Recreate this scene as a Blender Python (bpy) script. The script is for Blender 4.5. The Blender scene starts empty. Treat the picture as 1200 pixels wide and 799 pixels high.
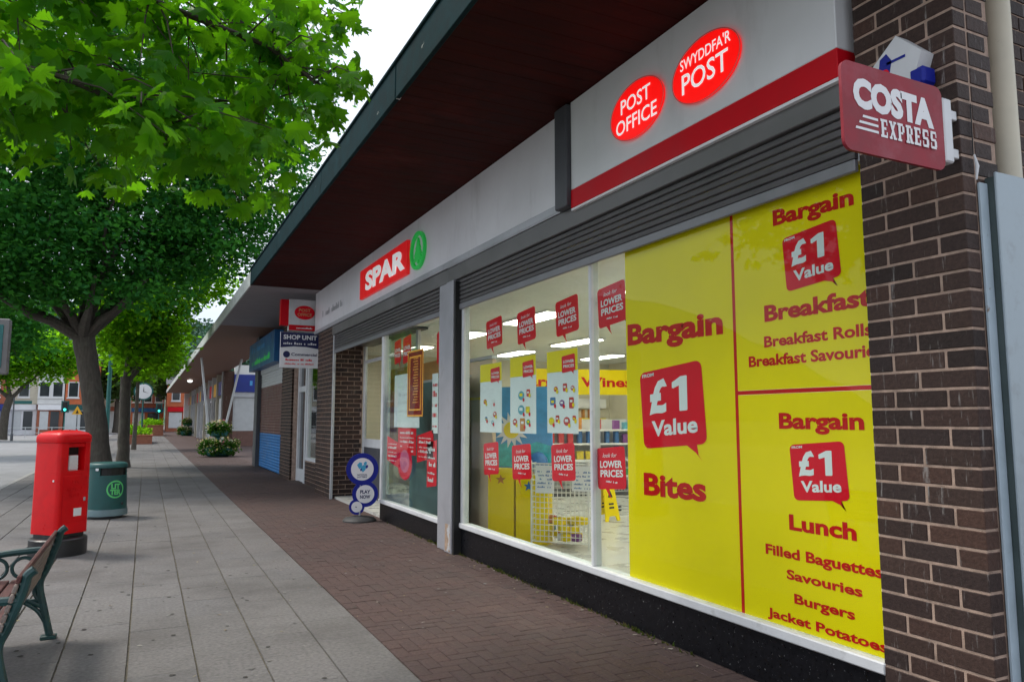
import bpy, math, random
import numpy as np
from mathutils import Vector, Matrix
rnd = random.Random(7)
R = math.radians
scene = bpy.context.scene
col = scene.collection

# ------------------------------------------------------------------ camera, sky, sun, exposure
CAM_H, YAW, PITCH = 1.70, 26.123, 6.004
cd = bpy.data.cameras.new('camera'); cam = bpy.data.objects.new('camera', cd); col.objects.link(cam)
cam.location = (0, 0, CAM_H); cam.rotation_euler = (R(90 + PITCH), 0, R(-YAW))
cd.sensor_width = 36; cd.lens = 870 / 1200 * 36; cd.clip_start = 0.05; cd.clip_end = 4000
scene.camera = cam
SUN_EL, SUN_AZ = 54, -50          # azimuth: 0 = up the street (+Y), negative = over the road side
w = bpy.data.worlds.new('World'); scene.world = w; w.use_nodes = True
nt = w.node_tree; nt.nodes.clear()
sky = nt.nodes.new('ShaderNodeTexSky'); sky.sky_type = 'NISHITA'; sky.sun_disc = False
sky.sun_elevation = R(SUN_EL); sky.sun_rotation = R(SUN_AZ); sky.dust_density = 2.0
tc = nt.nodes.new('ShaderNodeTexCoord'); nz = nt.nodes.new('ShaderNodeTexNoise')
nz.inputs['Scale'].default_value = 2.6; nz.inputs['Detail'].default_value = 6; nz.inputs['Roughness'].default_value = .55
mp = nt.nodes.new('ShaderNodeMapping'); mp.inputs['Scale'].default_value = (1, 1, 2.2)
nt.links.new(tc.outputs['Generated'], mp.inputs[0]); nt.links.new(mp.outputs[0], nz.inputs['Vector'])
cr = nt.nodes.new('ShaderNodeValToRGB'); cr.color_ramp.elements[0].position = .3; cr.color_ramp.elements[1].position = .7
cr.color_ramp.elements[0].color = (4.2, 4.9, 5.9, 1); cr.color_ramp.elements[1].color = (8.7, 9.0, 9.4, 1)
nt.links.new(nz.outputs['Fac'], cr.inputs[0])
mx = nt.nodes.new('ShaderNodeMix'); mx.data_type = 'RGBA'; mx.inputs['Factor'].default_value = .88
nt.links.new(sky.outputs[0], mx.inputs[6]); nt.links.new(cr.outputs[0], mx.inputs[7])
bg = nt.nodes.new('ShaderNodeBackground'); bg.inputs['Strength'].default_value = .10
nt.links.new(mx.outputs[2], bg.inputs[0])
wo = nt.nodes.new('ShaderNodeOutputWorld'); nt.links.new(bg.outputs[0], wo.inputs[0])
sd = bpy.data.lights.new('sun', 'SUN'); sd.energy = 1.5; sd.angle = R(14); sd.color = (1, .94, .84)
so = bpy.data.objects.new('sun', sd); col.objects.link(so)
dv = Vector((math.sin(R(SUN_AZ)) * math.cos(R(SUN_EL)), math.cos(R(SUN_AZ)) * math.cos(R(SUN_EL)), math.sin(R(SUN_EL))))
so.rotation_euler = dv.to_track_quat('Z', 'Y').to_euler(); so.location = dv * 60
vs = scene.view_settings; scene.display_settings.display_device = 'sRGB'
vs.view_transform = 'Standard'; vs.look = 'None'; vs.gamma = 1; vs.use_curve_mapping = False; vs.exposure = 0.86
cy = scene.cycles; cy.use_denoising = True; cy.use_adaptive_sampling = True; cy.adaptive_threshold = .02; cy.max_bounces = 7; cy.diffuse_bounces = 4; cy.glossy_bounces = 3
cy.transparent_max_bounces = 16; cy.transmission_bounces = 6; cy.sample_clamp_indirect = 6

# ------------------------------------------------------------------ materials
def new_mat(name):
    m = bpy.data.materials.new(name); m.use_nodes = True
    return m, m.node_tree, m.node_tree.nodes['Principled BSDF']
def rgb(c): return (c[0], c[1], c[2], 1)
def pos_noise(nt, scale, detail=3, rough=.6, stretch=None):
    g = nt.nodes.new('ShaderNodeNewGeometry'); n = nt.nodes.new('ShaderNodeTexNoise')
    n.inputs['Scale'].default_value = scale; n.inputs['Detail'].default_value = detail; n.inputs['Roughness'].default_value = rough
    src = g.outputs['Position']
    if stretch:
        m = nt.nodes.new('ShaderNodeMapping'); m.inputs['Scale'].default_value = stretch
        nt.links.new(src, m.inputs[0]); src = m.outputs[0]
    nt.links.new(src, n.inputs['Vector'])
    return n.outputs['Fac']
def ramp(nt, fac, stops):
    r = nt.nodes.new('ShaderNodeValToRGB'); e = r.color_ramp.elements
    while len(e) < len(stops): e.new(.5)
    for el, (p, c) in zip(e, stops): el.position = p; el.color = rgb(c)
    nt.links.new(fac, r.inputs[0]); return r.outputs[0]
def fmap(nt, fac, a, b, c=0., d=1.):
    m = nt.nodes.new('ShaderNodeMapRange'); m.inputs[1].default_value = a; m.inputs[2].default_value = b
    m.inputs[3].default_value = c; m.inputs[4].default_value = d
    nt.links.new(fac, m.inputs[0]); return m.outputs[0]
def mixc(nt, fac, a, b, mode='MIX'):
    m = nt.nodes.new('ShaderNodeMix'); m.data_type = 'RGBA'; m.blend_type = mode
    if isinstance(fac, (int, float)): m.inputs['Factor'].default_value = fac
    else: nt.links.new(fac, m.inputs['Factor'])
    for k, v in ((6, a), (7, b)):
        if isinstance(v, tuple): m.inputs[k].default_value = rgb(v)
        else: nt.links.new(v, m.inputs[k])
    return m.outputs[2]
def piece_random(nt):
    o = nt.nodes.new('ShaderNodeObjectInfo'); g = nt.nodes.new('ShaderNodeNewGeometry')
    a = nt.nodes.new('ShaderNodeMath'); a.operation = 'ADD'
    nt.links.new(o.outputs['Random'], a.inputs[0]); nt.links.new(g.outputs['Random Per Island'], a.inputs[1])
    f = nt.nodes.new('ShaderNodeMath'); f.operation = 'FRACT'; nt.links.new(a.outputs[0], f.inputs[0])
    return f.outputs[0]
def bump(nt, p, fac, strength=.3, dist=.01):
    b = nt.nodes.new('ShaderNodeBump'); b.inputs['Strength'].default_value = strength; b.inputs['Distance'].default_value = dist
    nt.links.new(fac, b.inputs['Height']); nt.links.new(b.outputs[0], p.inputs['Normal'])
def M(name, c, rough=.6, var=.18, scale=6., metal=0., bmp=0., dirt=None, spec=.5, emit=0., stretch=None, coat=0.):
    m, nt, p = new_mat(name)
    p.inputs['Roughness'].default_value = rough; p.inputs['Metallic'].default_value = metal
    p.inputs['Specular IOR Level'].default_value = spec; p.inputs['Coat Weight'].default_value = coat
    lo = tuple(v * (1 - var) for v in c); hi = tuple(min(1, v * (1 + var)) for v in c)
    n = pos_noise(nt, scale, stretch=stretch); out = ramp(nt, n, [(.3, lo), (.7, hi)])
    if dirt:
        n2 = pos_noise(nt, dirt[1], 5, .7, dirt[4] if len(dirt) > 4 else None)
        out = mixc(nt, fmap(nt, n2, dirt[2], dirt[3]), out, dirt[0])
    nt.links.new(out, p.inputs['Base Color'])
    if var: nt.links.new(fmap(nt, n, .3, .7, max(0.02, rough - .08), min(1, rough + .1)), p.inputs['Roughness'])
    if bmp: bump(nt, p, pos_noise(nt, scale * 12, 4), bmp)
    if emit: nt.links.new(out, p.inputs['Emission Color']); p.inputs['Emission Strength'].default_value = emit
    return m
def M_piece(name, cols, rough=.8, grain=40, streak=None, bmp=.4, stain=None):
    """pieces (bricks, slabs): a colour of their own each, plus grain"""
    m, nt, p = new_mat(name); p.inputs['Roughness'].default_value = rough; p.inputs['Specular IOR Level'].default_value = .25
    c = ramp(nt, piece_random(nt), [(i / (len(cols) - 1), k) for i, k in enumerate(cols)])
    n = pos_noise(nt, grain, 6, .65)
    c = mixc(nt, 1.0, c, ramp(nt, n, [(.25, (.62, .62, .62)), (.75, (1.3, 1.3, 1.3))]), 'MULTIPLY')
    if stain:
        c = mixc(nt, fmap(nt, pos_noise(nt, stain[1], 7, .7), stain[2], stain[3]), c, stain[0])
    if streak:
        c = mixc(nt, fmap(nt, pos_noise(nt, 9, 6, .7, streak[1]), streak[2], streak[3], 0, .75), c, streak[0])
    nt.links.new(c, p.inputs['Base Color']); bump(nt, p, n, bmp, .006)
    return m
def M_leaf(name, cols, trans, mixf=.45, gloss=False):
    m, nt, p = new_mat(name); out = nt.nodes['Material Output']
    f = piece_random(nt)
    c = ramp(nt, f, [(i / (len(cols) - 1), k) for i, k in enumerate(cols)])
    if gloss: nt.links.new(c, p.inputs['Base Color']); p.inputs['Roughness'].default_value = .5; p.inputs['Specular IOR Level'].default_value = .22
    else: nt.nodes.remove(p); p = nt.nodes.new('ShaderNodeBsdfDiffuse'); nt.links.new(c, p.inputs[0])
    t = nt.nodes.new('ShaderNodeBsdfTranslucent')
    nt.links.new(mixc(nt, f, trans, tuple(v * .42 for v in trans)), t.inputs[0])
    ms = nt.nodes.new('ShaderNodeMixShader'); ms.inputs[0].default_value = mixf
    nt.links.new(p.outputs[0], ms.inputs[1]); nt.links.new(t.outputs[0], ms.inputs[2]); nt.links.new(ms.outputs[0], out.inputs[0])
    return m
def M_glass(name, tint=(.93, .97, .95), refl=1.0, ior=1.5):
    m, nt, p = new_mat(name); out = nt.nodes['Material Output']; nt.nodes.remove(p)
    tr = nt.nodes.new('ShaderNodeBsdfTransparent'); tr.inputs[0].default_value = rgb(tint)
    gl = nt.nodes.new('ShaderNodeBsdfGlossy'); gl.inputs['Roughness'].default_value = .01
    lw = nt.nodes.new('ShaderNodeLayerWeight'); lw.inputs['Blend'].default_value = .5
    pw = nt.nodes.new('ShaderNodeMath'); pw.operation = 'POWER'; pw.inputs[1].default_value = 4.8; nt.links.new(lw.outputs['Facing'], pw.inputs[0])
    mu = nt.nodes.new('ShaderNodeMath'); mu.operation = 'MULTIPLY_ADD'; mu.inputs[1].default_value = .62 * refl; mu.inputs[2].default_value = .012
    ms = nt.nodes.new('ShaderNodeMixShader'); nt.links.new(pw.outputs[0], mu.inputs[0]); nt.links.new(mu.outputs[0], ms.inputs[0])
    nt.links.new(tr.outputs[0], ms.inputs[1]); nt.links.new(gl.outputs[0], ms.inputs[2]); nt.links.new(ms.outputs[0], out.inputs[0])
    return m
BR = [(.026, .017, .015), (.052, .030, .024), (.036, .024, .022), (.078, .040, .029), (.030, .020, .019), (.060, .035, .028), (.045, .027, .022)]
mt = dict(
    brick=M_piece('dark_brick', BR, .62, 45, ((.42, .40, .38), (3, 3, .35), .60, .76), .6),
    mortar=M('mortar', (.36, .255, .20), .9, .3, 14, bmp=.5, dirt=((.17, .12, .10), 4, .55, .8)),
    slab=M_piece('paving_slab_stone', [(.160, .151, .148), (.175, .166, .163), (.166, .157, .154), (.184, .174, .171), (.164, .157, .157)], .82, 34, ((.30, .29, .28), (1, 1, 1), .66, .72), .5, ((.095, .088, .085), .7, .46, .74)),
    paver=M_piece('red_paver', [(.094, .062, .057), (.101, .066, .061), (.096, .064, .060), (.106, .068, .062), (.092, .062, .058)], .78, 40, ((.24, .22, .21), (1, 1, 1), .68, .74), .5, ((.075, .058, .056), .9, .45, .75)),
    joint=M('mossy_joint', (.125, .108, .080), .95, .4, 20),
    sandjoint=M('paver_joint', (.088, .063, .055), .95, .3, 20),
    asphalt=M('road_surface', (.24, .24, .25), .85, .12, 1.2, bmp=.3, dirt=((.17, .17, .175), .35, .5, .7)),
    ground=M('ground_soil', (.16, .16, .15), .9, .2, .3),
    kerb=M('kerb_stone', (.3, .29, .28), .8, .2, 8, bmp=.3),
    soffit=M('stained_soffit_wood', (.042, .0095, .008), .65, .35, 2, dirt=((.10, .018, .014), .9, .55, .85), stretch=(1, 5, 1), spec=.06),
    soffit_pale=M('painted_soffit_grey', (.30, .28, .30), .6, .2, 3, stretch=(1, 6, 1)),
    soffit_far=M('brown_soffit', (.22, .125, .09), .6, .25, 2, stretch=(1, 6, 1)),
    teal=M('weathered_teal_edge', (.010, .030, .035), .8, .35, 5, dirt=((.45, .46, .42), 7, .68, .73, (1, .35, 1)), bmp=.2, spec=.08),
    edge_pale=M('pale_edge', (.50, .53, .50), .6, .2, 4),
    roof=M('roof_felt', (.10, .10, .10), .9, .2, 2),
    fascia=M('satin_fascia', (.72, .715, .745), .38, .05, 1.5, dirt=((.50, .49, .50), 2.2, .55, .9, (1, 1, .25))),
    fascia_po=M('post_fascia_grey', (.72, .73, .74), .35, .05, 1.5, dirt=((.56, .56, .56), 2.6, .58, .9, (1, 1, .25))),
    alu=M('aluminium', (.46, .47, .50), .42, .1, 3, metal=.35, dirt=((.28, .27, .27), 3, .55, .85)),
    pil=M('grey_pilaster', (.36, .36, .39), .45, .08, 3, metal=.2, dirt=((.25, .24, .24), 3, .55, .85)),
    rail=M('bottom_rail_metal', (.21, .21, .225), .42, .12, 3, metal=.25),
    housing=M('shutter_housing', (.15, .147, .147), .45, .12, 3, metal=.2),
    alud=M('dark_grey_metal', (.065, .068, .078), .45, .15, 4),
    slat=M('shutter_slat_metal', (.095, .09, .092), .45, .16, 2.5, metal=.3, dirt=((.11, .10, .10), 4, .5, .85)),
    pvc=M('white_frame', (.62, .63, .65), .4, .08, 4, dirt=((.36, .35, .34), 6, .6, .85)),
    black=M('black_granite', (.007, .007, .009), .34, .3, 40, dirt=((.34, .34, .35), 55, .655, .69), bmp=.05, spec=.2),
    dullblack=M('dull_black', (.01, .01, .01), .6, .2, 5),
    yellow=M('yellow_vinyl', (.88, .68, .0), .45, .03, 2, spec=.15),
    red=M('red_print', (.74, .006, .022), .45, .05, 3, spec=.15),
    redtext=M('red_letter', (.60, .008, .008), .45, .05, 3, spec=.15),
    pale=M('white_print', (.78, .78, .80), .5, .03, 3, spec=.15),
    paper=M('white_paper', (.78, .80, .82), .7, .05, 3, spec=.15),
    po_red=M('lit_red', (.9, .004, .003), .4, .03, 3, emit=.45),
    po_white=M('lit_white', (.9, .9, .9), .4, .02, 3, emit=.3),
    stripe=M('red_stripe', (.58, .003, .012), .45, .06, 2, spec=.2),
    spar_red=M('logo_red', (.75, .008, .010), .4, .03, 3, emit=.18),
    spar_green=M('logo_green', (.02, .50, .08), .4, .03, 3, emit=.12),
    spar_white=M('logo_white', (.85, .85, .85), .4, .02, 3, emit=.18),
    costa=M('maroon_sign', (.27, .022, .036), .5, .18, 5, spec=.25, dirt=((.36, .10, .125), 2.2, .5, .85)),
    glass=M_glass('window_glass'),
    cream=M('cream_pipe', (.58, .53, .42), .5, .08, 3, dirt=((.36, .30, .22), 7, .6, .8)),
    steel=M('grey_blue_steel', (.33, .39, .43), .45, .08, 4, metal=.15, dirt=((.22, .24, .26), 5, .55, .8)),
    steeld=M('dark_casing_side', (.045, .065, .065), .5, .2, 6),
    rust=M('rusty_flange', (.36, .44, .50), .5, .1, 6, dirt=((.16, .09, .05), 9, .64, .72)),
    post_red=M('pillar_box_red', (.68, .002, .006), .35, .06, 4, spec=.28, dirt=((.46, .003, .006), 3, .5, .9)),
    post_black=M('pillar_box_black', (.016, .016, .018), .4, .2, 8, bmp=.05, dirt=((.10, .09, .08), 5, .6, .85)),
    bin=M('bin_green', (.006, .072, .070), .45, .1, 5, bmp=.06),
    bin_band=M('bin_band_grey', (.13, .20, .22), .5, .1, 5),
    bingreen=M('emblem_green', (.10, .55, .16), .5, .05, 5),
    iron=M('green_cast_iron', (.008, .045, .045), .42, .25, 14, bmp=.15),
    timber=M('bench_timber', (.19, .15, .13), .65, .3, 5, stretch=(14, 1.2, 14), bmp=.3, dirt=((.26, .21, .19), 4, .5, .8)),
    timber_red=M('bench_timber_red', (.085, .024, .020), .6, .3, 6, stretch=(14, 1.2, 14), bmp=.3),
    lblue=M('lottery_blue', (.006, .014, .25), .4, .05, 5, spec=.25),
    rubber=M('dark_base', (.035, .036, .038), .6, .2, 8, bmp=.15),
    cyan=M('cyan_print', (.05, .38, .62), .5, .05, 5),
    navy=M('navy_print', (.010, .016, .085), .45, .08, 4),
    blue=M('blue_sign', (.012, .10, .28), .4, .1, 2, dirt=((.03, .22, .40), 1.2, .5, .8)),
    dblue=M('dark_blue_sign', (.008, .025, .22), .4, .1, 2),
    shut_brown=M('brown_shutter', (.15, .062, .05), .55, .1, 3),
    shut_blue=M('blue_shutter', (.01, .17, .48), .5, .1, 3),
    shut_white=M('white_shutter', (.55, .57, .58), .5, .06, 3),
    floor=M('shop_floor', (.50, .50, .47), .3, .06, 3),
    ceiling=M('shop_ceiling', (.68, .70, .66), .8, .05, 2),
    iwall=M('shop_wall', (.62, .58, .46), .8, .05, 2),
    beige=M('beige_board', (.66, .50, .34), .6, .06, 3),
    orange=M('orange_board', (.50, .24, .06), .6, .15, 3),
    lamp=M('ceiling_lamp', (1, .95, .82), .5, 0, 3, emit=10.0),
    wire=M('white_wire', (.72, .73, .72), .35, .03, 5),
    gold=M('gold_trim', (.70, .30, .04), .35, .1, 9, emit=.2),
    skyblue=M('poster_blue', (.06, .30, .62), .5, .15, 6),
    sea=M('poster_sea', (.04, .42, .46), .5, .25, 12),
    bark=M('bark', (.085, .072, .058), .9, .35, 9, stretch=(2.5, 2.5, .5), bmp=.8, dirt=((.13, .135, .10), 3, .55, .8)),
    twig=M('twig', (.055, .042, .032), .85, .3, 12),
    leaf_dark=M_leaf('leaf_dark', [(.012, .075, .012), (.028, .135, .020), (.020, .105, .036), (.055, .20, .046), (.024, .11, .016)], (.13, .48, .05), .46),
    leaf_mid=M_leaf('leaf_mid', [(.040, .12, .008), (.065, .17, .010), (.05, .14, .012), (.10, .21, .012)], (.34, .78, .02), .6),
    leaf_maple=M_leaf('leaf_maple', [(.010, .065, .006), (.028, .15, .004), (.014, .09, .006), (.055, .21, .006), (.024, .13, .005)], (.26, .70, .010), .55, True),
    leaf_bed=M_leaf('leaf_bedding', [(.02, .075, .012), (.035, .11, .016), (.05, .13, .02), (.025, .08, .02)], (.12, .3, .02), .35),
    leaf_pale=M_leaf('leaf_pale', [(.06, .13, .04), (.09, .17, .05), (.11, .13, .04), (.07, .15, .06)], (.2, .36, .08), .4),
    flower=M_leaf('flower_petal', [(.75, .73, .66), (.75, .62, .12), (.70, .72, .55), (.55, .10, .20)], (.5, .5, .3), .2),
    pot=M('teal_pot', (.015, .12, .12), .45, .1, 5),
    redbrick=M('red_brickwork', (.32, .10, .055), .8, .2, 3),
    orangebrick=M('orange_brickwork', (.50, .13, .05), .8, .15, 3),
    render=M('white_render', (.66, .66, .65), .8, .08, 2),
    cream_r=M('cream_render', (.55, .50, .40), .8, .08, 2),
    slate=M('slate_roof', (.10, .10, .115), .7, .2, 3),
    dglass=M('dark_pane', (.03, .035, .04), .12, .2, .8),
    shopdark=M('dark_shopfront', (.045, .04, .04), .5, .2, 2),
    planter_brick=M('planter_brick', (.34, .13, .08), .85, .2, 6, bmp=.3),
    lit_teal=M('traffic_green_lamp', (.05, .85, .70), .4, 0, 3, emit=1.6),
    amber=M('warning_yellow', (.80, .42, .02), .5, .05, 3),
    greenmetal=M('green_post', (.010, .11, .10), .45, .1, 4),
    hill=M('wooded_hill', (.075, .145, .115), .95, .35, .035, dirt=((.05, .10, .075), .09, .45, .65)),
    litter=M_leaf('litter_fleck', [(.30, .24, .12), (.38, .36, .33), (.22, .15, .08), (.30, .30, .20)], (.2, .2, .1), .1),
    moss=M_leaf('moss_tuft', [(.06, .09, .02), (.10, .11, .03), (.16, .13, .05)], (.1, .16, .03), .2),
)
PROD = [M('pack_%d' % i, c, .45, .2, 18) for i, c in enumerate([(.55, .03, .03), (.04, .16, .42), (.70, .55, .03), (.65, .66, .66), (.05, .30, .10), (.55, .22, .04), (.20, .05, .25), (.10, .35, .45)])]

# ------------------------------------------------------------------ mesh helpers
class MB:
    def __init__(s): s.v = []; s.f = []
    def add(s, vs, fs):
        n = len(s.v); s.v += [tuple(p) for p in vs]; s.f += [tuple(i + n for i in f) for f in fs]; return s
    def box(s, x0, x1, y0, y1, z0, z1, c=0.):
        if c <= 0:
            return s.add([(x, y, z) for z in (z0, z1) for y in (y0, y1) for x in (x0, x1)],
                         [(0, 2, 3, 1), (4, 5, 7, 6), (0, 1, 5, 4), (2, 6, 7, 3), (0, 4, 6, 2), (1, 3, 7, 5)])
        vs = []; idx = {}
        X, Y, Z = (x0, x1), (y0, y1), (z0, z1)
        for a in (0, 1):
            for b in (0, 1):
                for d in (0, 1):
                    sx, sy, sz = (c if a == 0 else -c), (c if b == 0 else -c), (c if d == 0 else -c)
                    idx[a, b, d, 'x'] = len(vs); vs.append((X[a], Y[b] + sy, Z[d] + sz))
                    idx[a, b, d, 'y'] = len(vs); vs.append((X[a] + sx, Y[b], Z[d] + sz))
                    idx[a, b, d, 'z'] = len(vs); vs.append((X[a] + sx, Y[b] + sy, Z[d]))
        fs = []
        def q(l, flip): fs.append(tuple(l if not flip else l[::-1]))
        for a in (0, 1):
            q([idx[a, 0, 0, 'x'], idx[a, 0, 1, 'x'], idx[a, 1, 1, 'x'], idx[a, 1, 0, 'x']], a == 1)
            q([idx[0, a, 0, 'y'], idx[1, a, 0, 'y'], idx[1, a, 1, 'y'], idx[0, a, 1, 'y']], a == 1)
            q([idx[0, 0, a, 'z'], idx[0, 1, a, 'z'], idx[1, 1, a, 'z'], idx[1, 0, a, 'z']], a == 1)
        for a in (0, 1):
            for b in (0, 1):
                q([idx[a, b, 0, 'x'], idx[a, b, 1, 'x'], idx[a, b, 1, 'y'], idx[a, b, 0, 'y']], a != b)
                q([idx[a, 0, b, 'x'], idx[a, 1, b, 'x'], idx[a, 1, b, 'z'], idx[a, 0, b, 'z']], a == b)
                q([idx[0, a, b, 'y'], idx[1, a, b, 'y'], idx[1, a, b, 'z'], idx[0, a, b, 'z']], a != b)
        for a in (0, 1):
            for b in (0, 1):
                for d in (0, 1):
                    q([idx[a, b, d, 'x'], idx[a, b, d, 'y'], idx[a, b, d, 'z']], (a + b + d) % 2 == 1)
        return s.add(vs, fs)
    def tube(s, pts, rad, n=8, cap=True):
        pts = [Vector(p) for p in pts]; rr = rad if isinstance(rad, (list, tuple)) else [rad] * len(pts)
        b = len(s.v); up = None
        for i, p in enumerate(pts):
            t = (pts[min(i + 1, len(pts) - 1)] - pts[max(i - 1, 0)]).normalized()
            if up is None: up = Vector((1, 0, 0)) if abs(t.x) < .8 else Vector((0, 1, 0))
            u = (up - t * up.dot(t)).normalized(); v = t.cross(u); up = u
            for k in range(n):
                a = 2 * math.pi * k / n; s.v.append(tuple(p + (u * math.cos(a) + v * math.sin(a)) * rr[i]))
        for i in range(len(pts) - 1):
            for k in range(n):
                s.f.append((b + i * n + k, b + i * n + (k + 1) % n, b + (i + 1) * n + (k + 1) % n, b + (i + 1) * n + k))
        if cap: s.f.append(tuple(b + k for k in range(n))[::-1]); s.f.append(tuple(b + (len(pts) - 1) * n + k for k in range(n)))
        return s
    def lathe(s, cx, cy, prof, n=24, sx=1., sy=1., rot=0., capb=True, capt=True, power=2.):
        b = len(s.v)
        for r, z in prof:
            for k in range(n):
                a = 2 * math.pi * k / n; c, d = math.cos(a), math.sin(a)
                q = (abs(c) ** power + abs(d) ** power) ** (-1 / power)
                x, y = c * q * r * sx, d * q * r * sy
                s.v.append((cx + x * math.cos(rot) - y * math.sin(rot), cy + x * math.sin(rot) + y * math.cos(rot), z))
        for i in range(len(prof) - 1):
            for k in range(n):
                s.f.append((b + i * n + k, b + i * n + (k + 1) % n, b + (i + 1) * n + (k + 1) % n, b + (i + 1) * n + k))
        if capb: s.f.append(tuple(b + k for k in range(n))[::-1])
        if capt: s.f.append(tuple(b + (len(prof) - 1) * n + k for k in range(n)))
        return s
    def prism(s, fr, pts, d0, d1):
        """polygon in a Frame, from depth d0 (back) to d1 (front)"""
        n = len(pts); b = len(s.v)
        s.v += [fr.p(x, y, d0) for x, y in pts] + [fr.p(x, y, d1) for x, y in pts]
        s.f.append(tuple(b + n + k for k in range(n))); s.f.append(tuple(b + k for k in range(n))[::-1])
        for k in range(n): s.f.append((b + k, b + (k + 1) % n, b + n + (k + 1) % n, b + n + k))
        return s
    def flat(s, fr, pts, d):
        b = len(s.v); s.v += [fr.p(x, y, d) for x, y in pts]; s.f.append(tuple(range(b, b + len(pts)))); return s
class Frame:
    def __init__(s, o, r, u=(0, 0, 1)):
        s.o = Vector(o); s.r = Vector(r).normalized(); s.u = Vector(u).normalized(); s.n = s.r.cross(s.u)
    def p(s, x, y, d=0.): return tuple(s.o + s.r * x + s.u * y + s.n * d)
def west(X): return Frame((X, 0, 0), (0, -1, 0))          # a face towards the street: x = -Y, y = Z
def south(Y): return Frame((0, Y, 0), (1, 0, 0))          # a face towards the camera: x = X, y = Z
def rect(x0, x1, y0, y1): return [(x0, y0), (x1, y0), (x1, y1), (x0, y1)]
def rrect(x0, x1, y0, y1, r, n=5):
    o = []
    for cx, cy_, a0 in ((x1 - r, y1 - r, 0), (x0 + r, y1 - r, 90), (x0 + r, y0 + r, 180), (x1 - r, y0 + r, 270)):
        for k in range(n + 1):
            a = R(a0 + 90 * k / n); o.append((cx + r * math.cos(a), cy_ + r * math.sin(a)))
    return o
def ell(cx, cy_, rx, ry, n=40): return [(cx + rx * math.cos(2 * math.pi * k / n), cy_ + ry * math.sin(2 * math.pi * k / n)) for k in range(n)]

LOC = {}
def tag(o, label=None, cat=None, group=None, kind=None):
    for k, v in (('label', label), ('category', cat), ('group', group), ('kind', kind)):
        if v: o[k] = v
    return o
def thing(name, label, cat, loc=(0, 0, 0), group=None):
    o = bpy.data.objects.new(name, None); col.objects.link(o); o.location = loc; o.empty_display_size = .1
    LOC[o.name] = Vector(loc); return tag(o, label, cat, group)
def mesh_of(name, mb, m, off=Vector((0, 0, 0)), smooth=False):
    me = bpy.data.meshes.new(name)
    me.from_pydata([(x - off.x, y - off.y, z - off.z) for x, y, z in mb.v], [], mb.f); me.materials.append(m)
    if smooth:
        me.polygons.foreach_set('use_smooth', [True] * len(me.polygons))
        me.set_sharp_from_angle(angle=R(40))
    return me
def obj(name, mb, m, parent=None, smooth=False, local=False, kind=None):
    off = Vector((0, 0, 0))
    if parent and not local: off = LOC.get(parent.name, off)
    o = bpy.data.objects.new(name, mesh_of(name, mb, m, off, smooth)); col.objects.link(o)
    if parent: o.parent = parent; LOC[o.name] = off
    if kind: o['kind'] = kind
    return o
def place(name, me, loc, parent, rot=None):
    o = bpy.data.objects.new(name, me); col.objects.link(o); o.parent = parent
    o.location = Vector(loc) - LOC.get(parent.name, Vector((0, 0, 0)))
    if rot: o.rotation_euler = rot
    return o
def copy_tree(o, parent=None):
    c = o.copy(); col.objects.link(c); c.parent = parent
    for ch in o.children: copy_tree(ch, c)
    return c

_cap = None
def text_geo(s, bold=.0, res=3, shear=0., spacing=1.):
    c = bpy.data.curves.new('lettering', 'FONT'); c.body = s; c.size = 1; c.offset = bold; c.resolution_u = res
    c.fill_mode = 'FRONT'; c.shear = shear; c.space_character = spacing
    o = bpy.data.objects.new('lettering', c); col.objects.link(o)
    dg = bpy.context.evaluated_depsgraph_get(); me = o.evaluated_get(dg).to_mesh()
    vs = [tuple(v.co) for v in me.vertices]; fs = [tuple(p.vertices) for p in me.polygons]
    o.evaluated_get(dg).to_mesh_clear(); bpy.data.objects.remove(o); bpy.data.curves.remove(c)
    return vs, fs
CAP = None
def text(mb, s, fr, x0, x1, y0, cap, d, bold=.02, shear=0., spacing=1., slope=0., thick=0.):
    """one line of letters from x0 to x1 on baseline y0 with capitals of height cap"""
    global CAP
    if CAP is None: CAP = max(v[1] for v in text_geo('H')[0])
    vs, fs = text_geo(s, bold, 3, shear, spacing)
    a = min(v[0] for v in vs); b = max(v[0] for v in vs); kx = (x1 - x0) / (b - a); ky = cap / (CAP + 2 * bold)
    P = [(x0 + (v[0] - a) * kx, y0 + (v[1] + bold) * ky + slope * (x0 + (v[0] - a) * kx - x0)) for v in vs]
    def emit(dd): mb.add([fr.p(x, y, dd) for x, y in P], fs)
    emit(d)
    if thick:
        edges = {}
        for f in fs:
            for i in range(len(f)):
                e = (f[i], f[(i + 1) % len(f)])
                if (e[1], e[0]) in edges: del edges[(e[1], e[0])]
                else: edges[e] = 1
        n = len(mb.v); mb.v += [fr.p(x, y, d) for x, y in P] + [fr.p(x, y, d - thick) for x, y in P]; k = len(P)
        mb.f += [(n + a_ + k, n + b_ + k, n + b_, n + a_) for a_, b_ in edges]
    return mb
def strokes(mb, fr, x0, x1, y0, h, d, seed=0):
    """far-off lettering too small to read: a row of short vertical and slanting marks"""
    r = random.Random(seed); x = x0
    while x < x1 - h * .3:
        w_ = h * r.uniform(.35, .75)
        if r.random() < .82: mb.flat(fr, rect(x, min(x + w_, x1), y0, y0 + h * r.choice((.62, .66, 1.))), d)
        x += w_ + h * r.uniform(.12, .3)
    return mb
def proj(x, y, z):
    th, p = R(YAW), R(PITCH); z -= CAM_H
    a = x * math.cos(th) - y * math.sin(th); f = x * math.sin(th) + y * math.cos(th)
    dep = f * math.cos(p) + z * math.sin(p); u = -f * math.sin(p) + z * math.cos(p)
    return (600 + 870 * a / dep, 400 - 870 * u / dep) if dep > .1 else None
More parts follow.
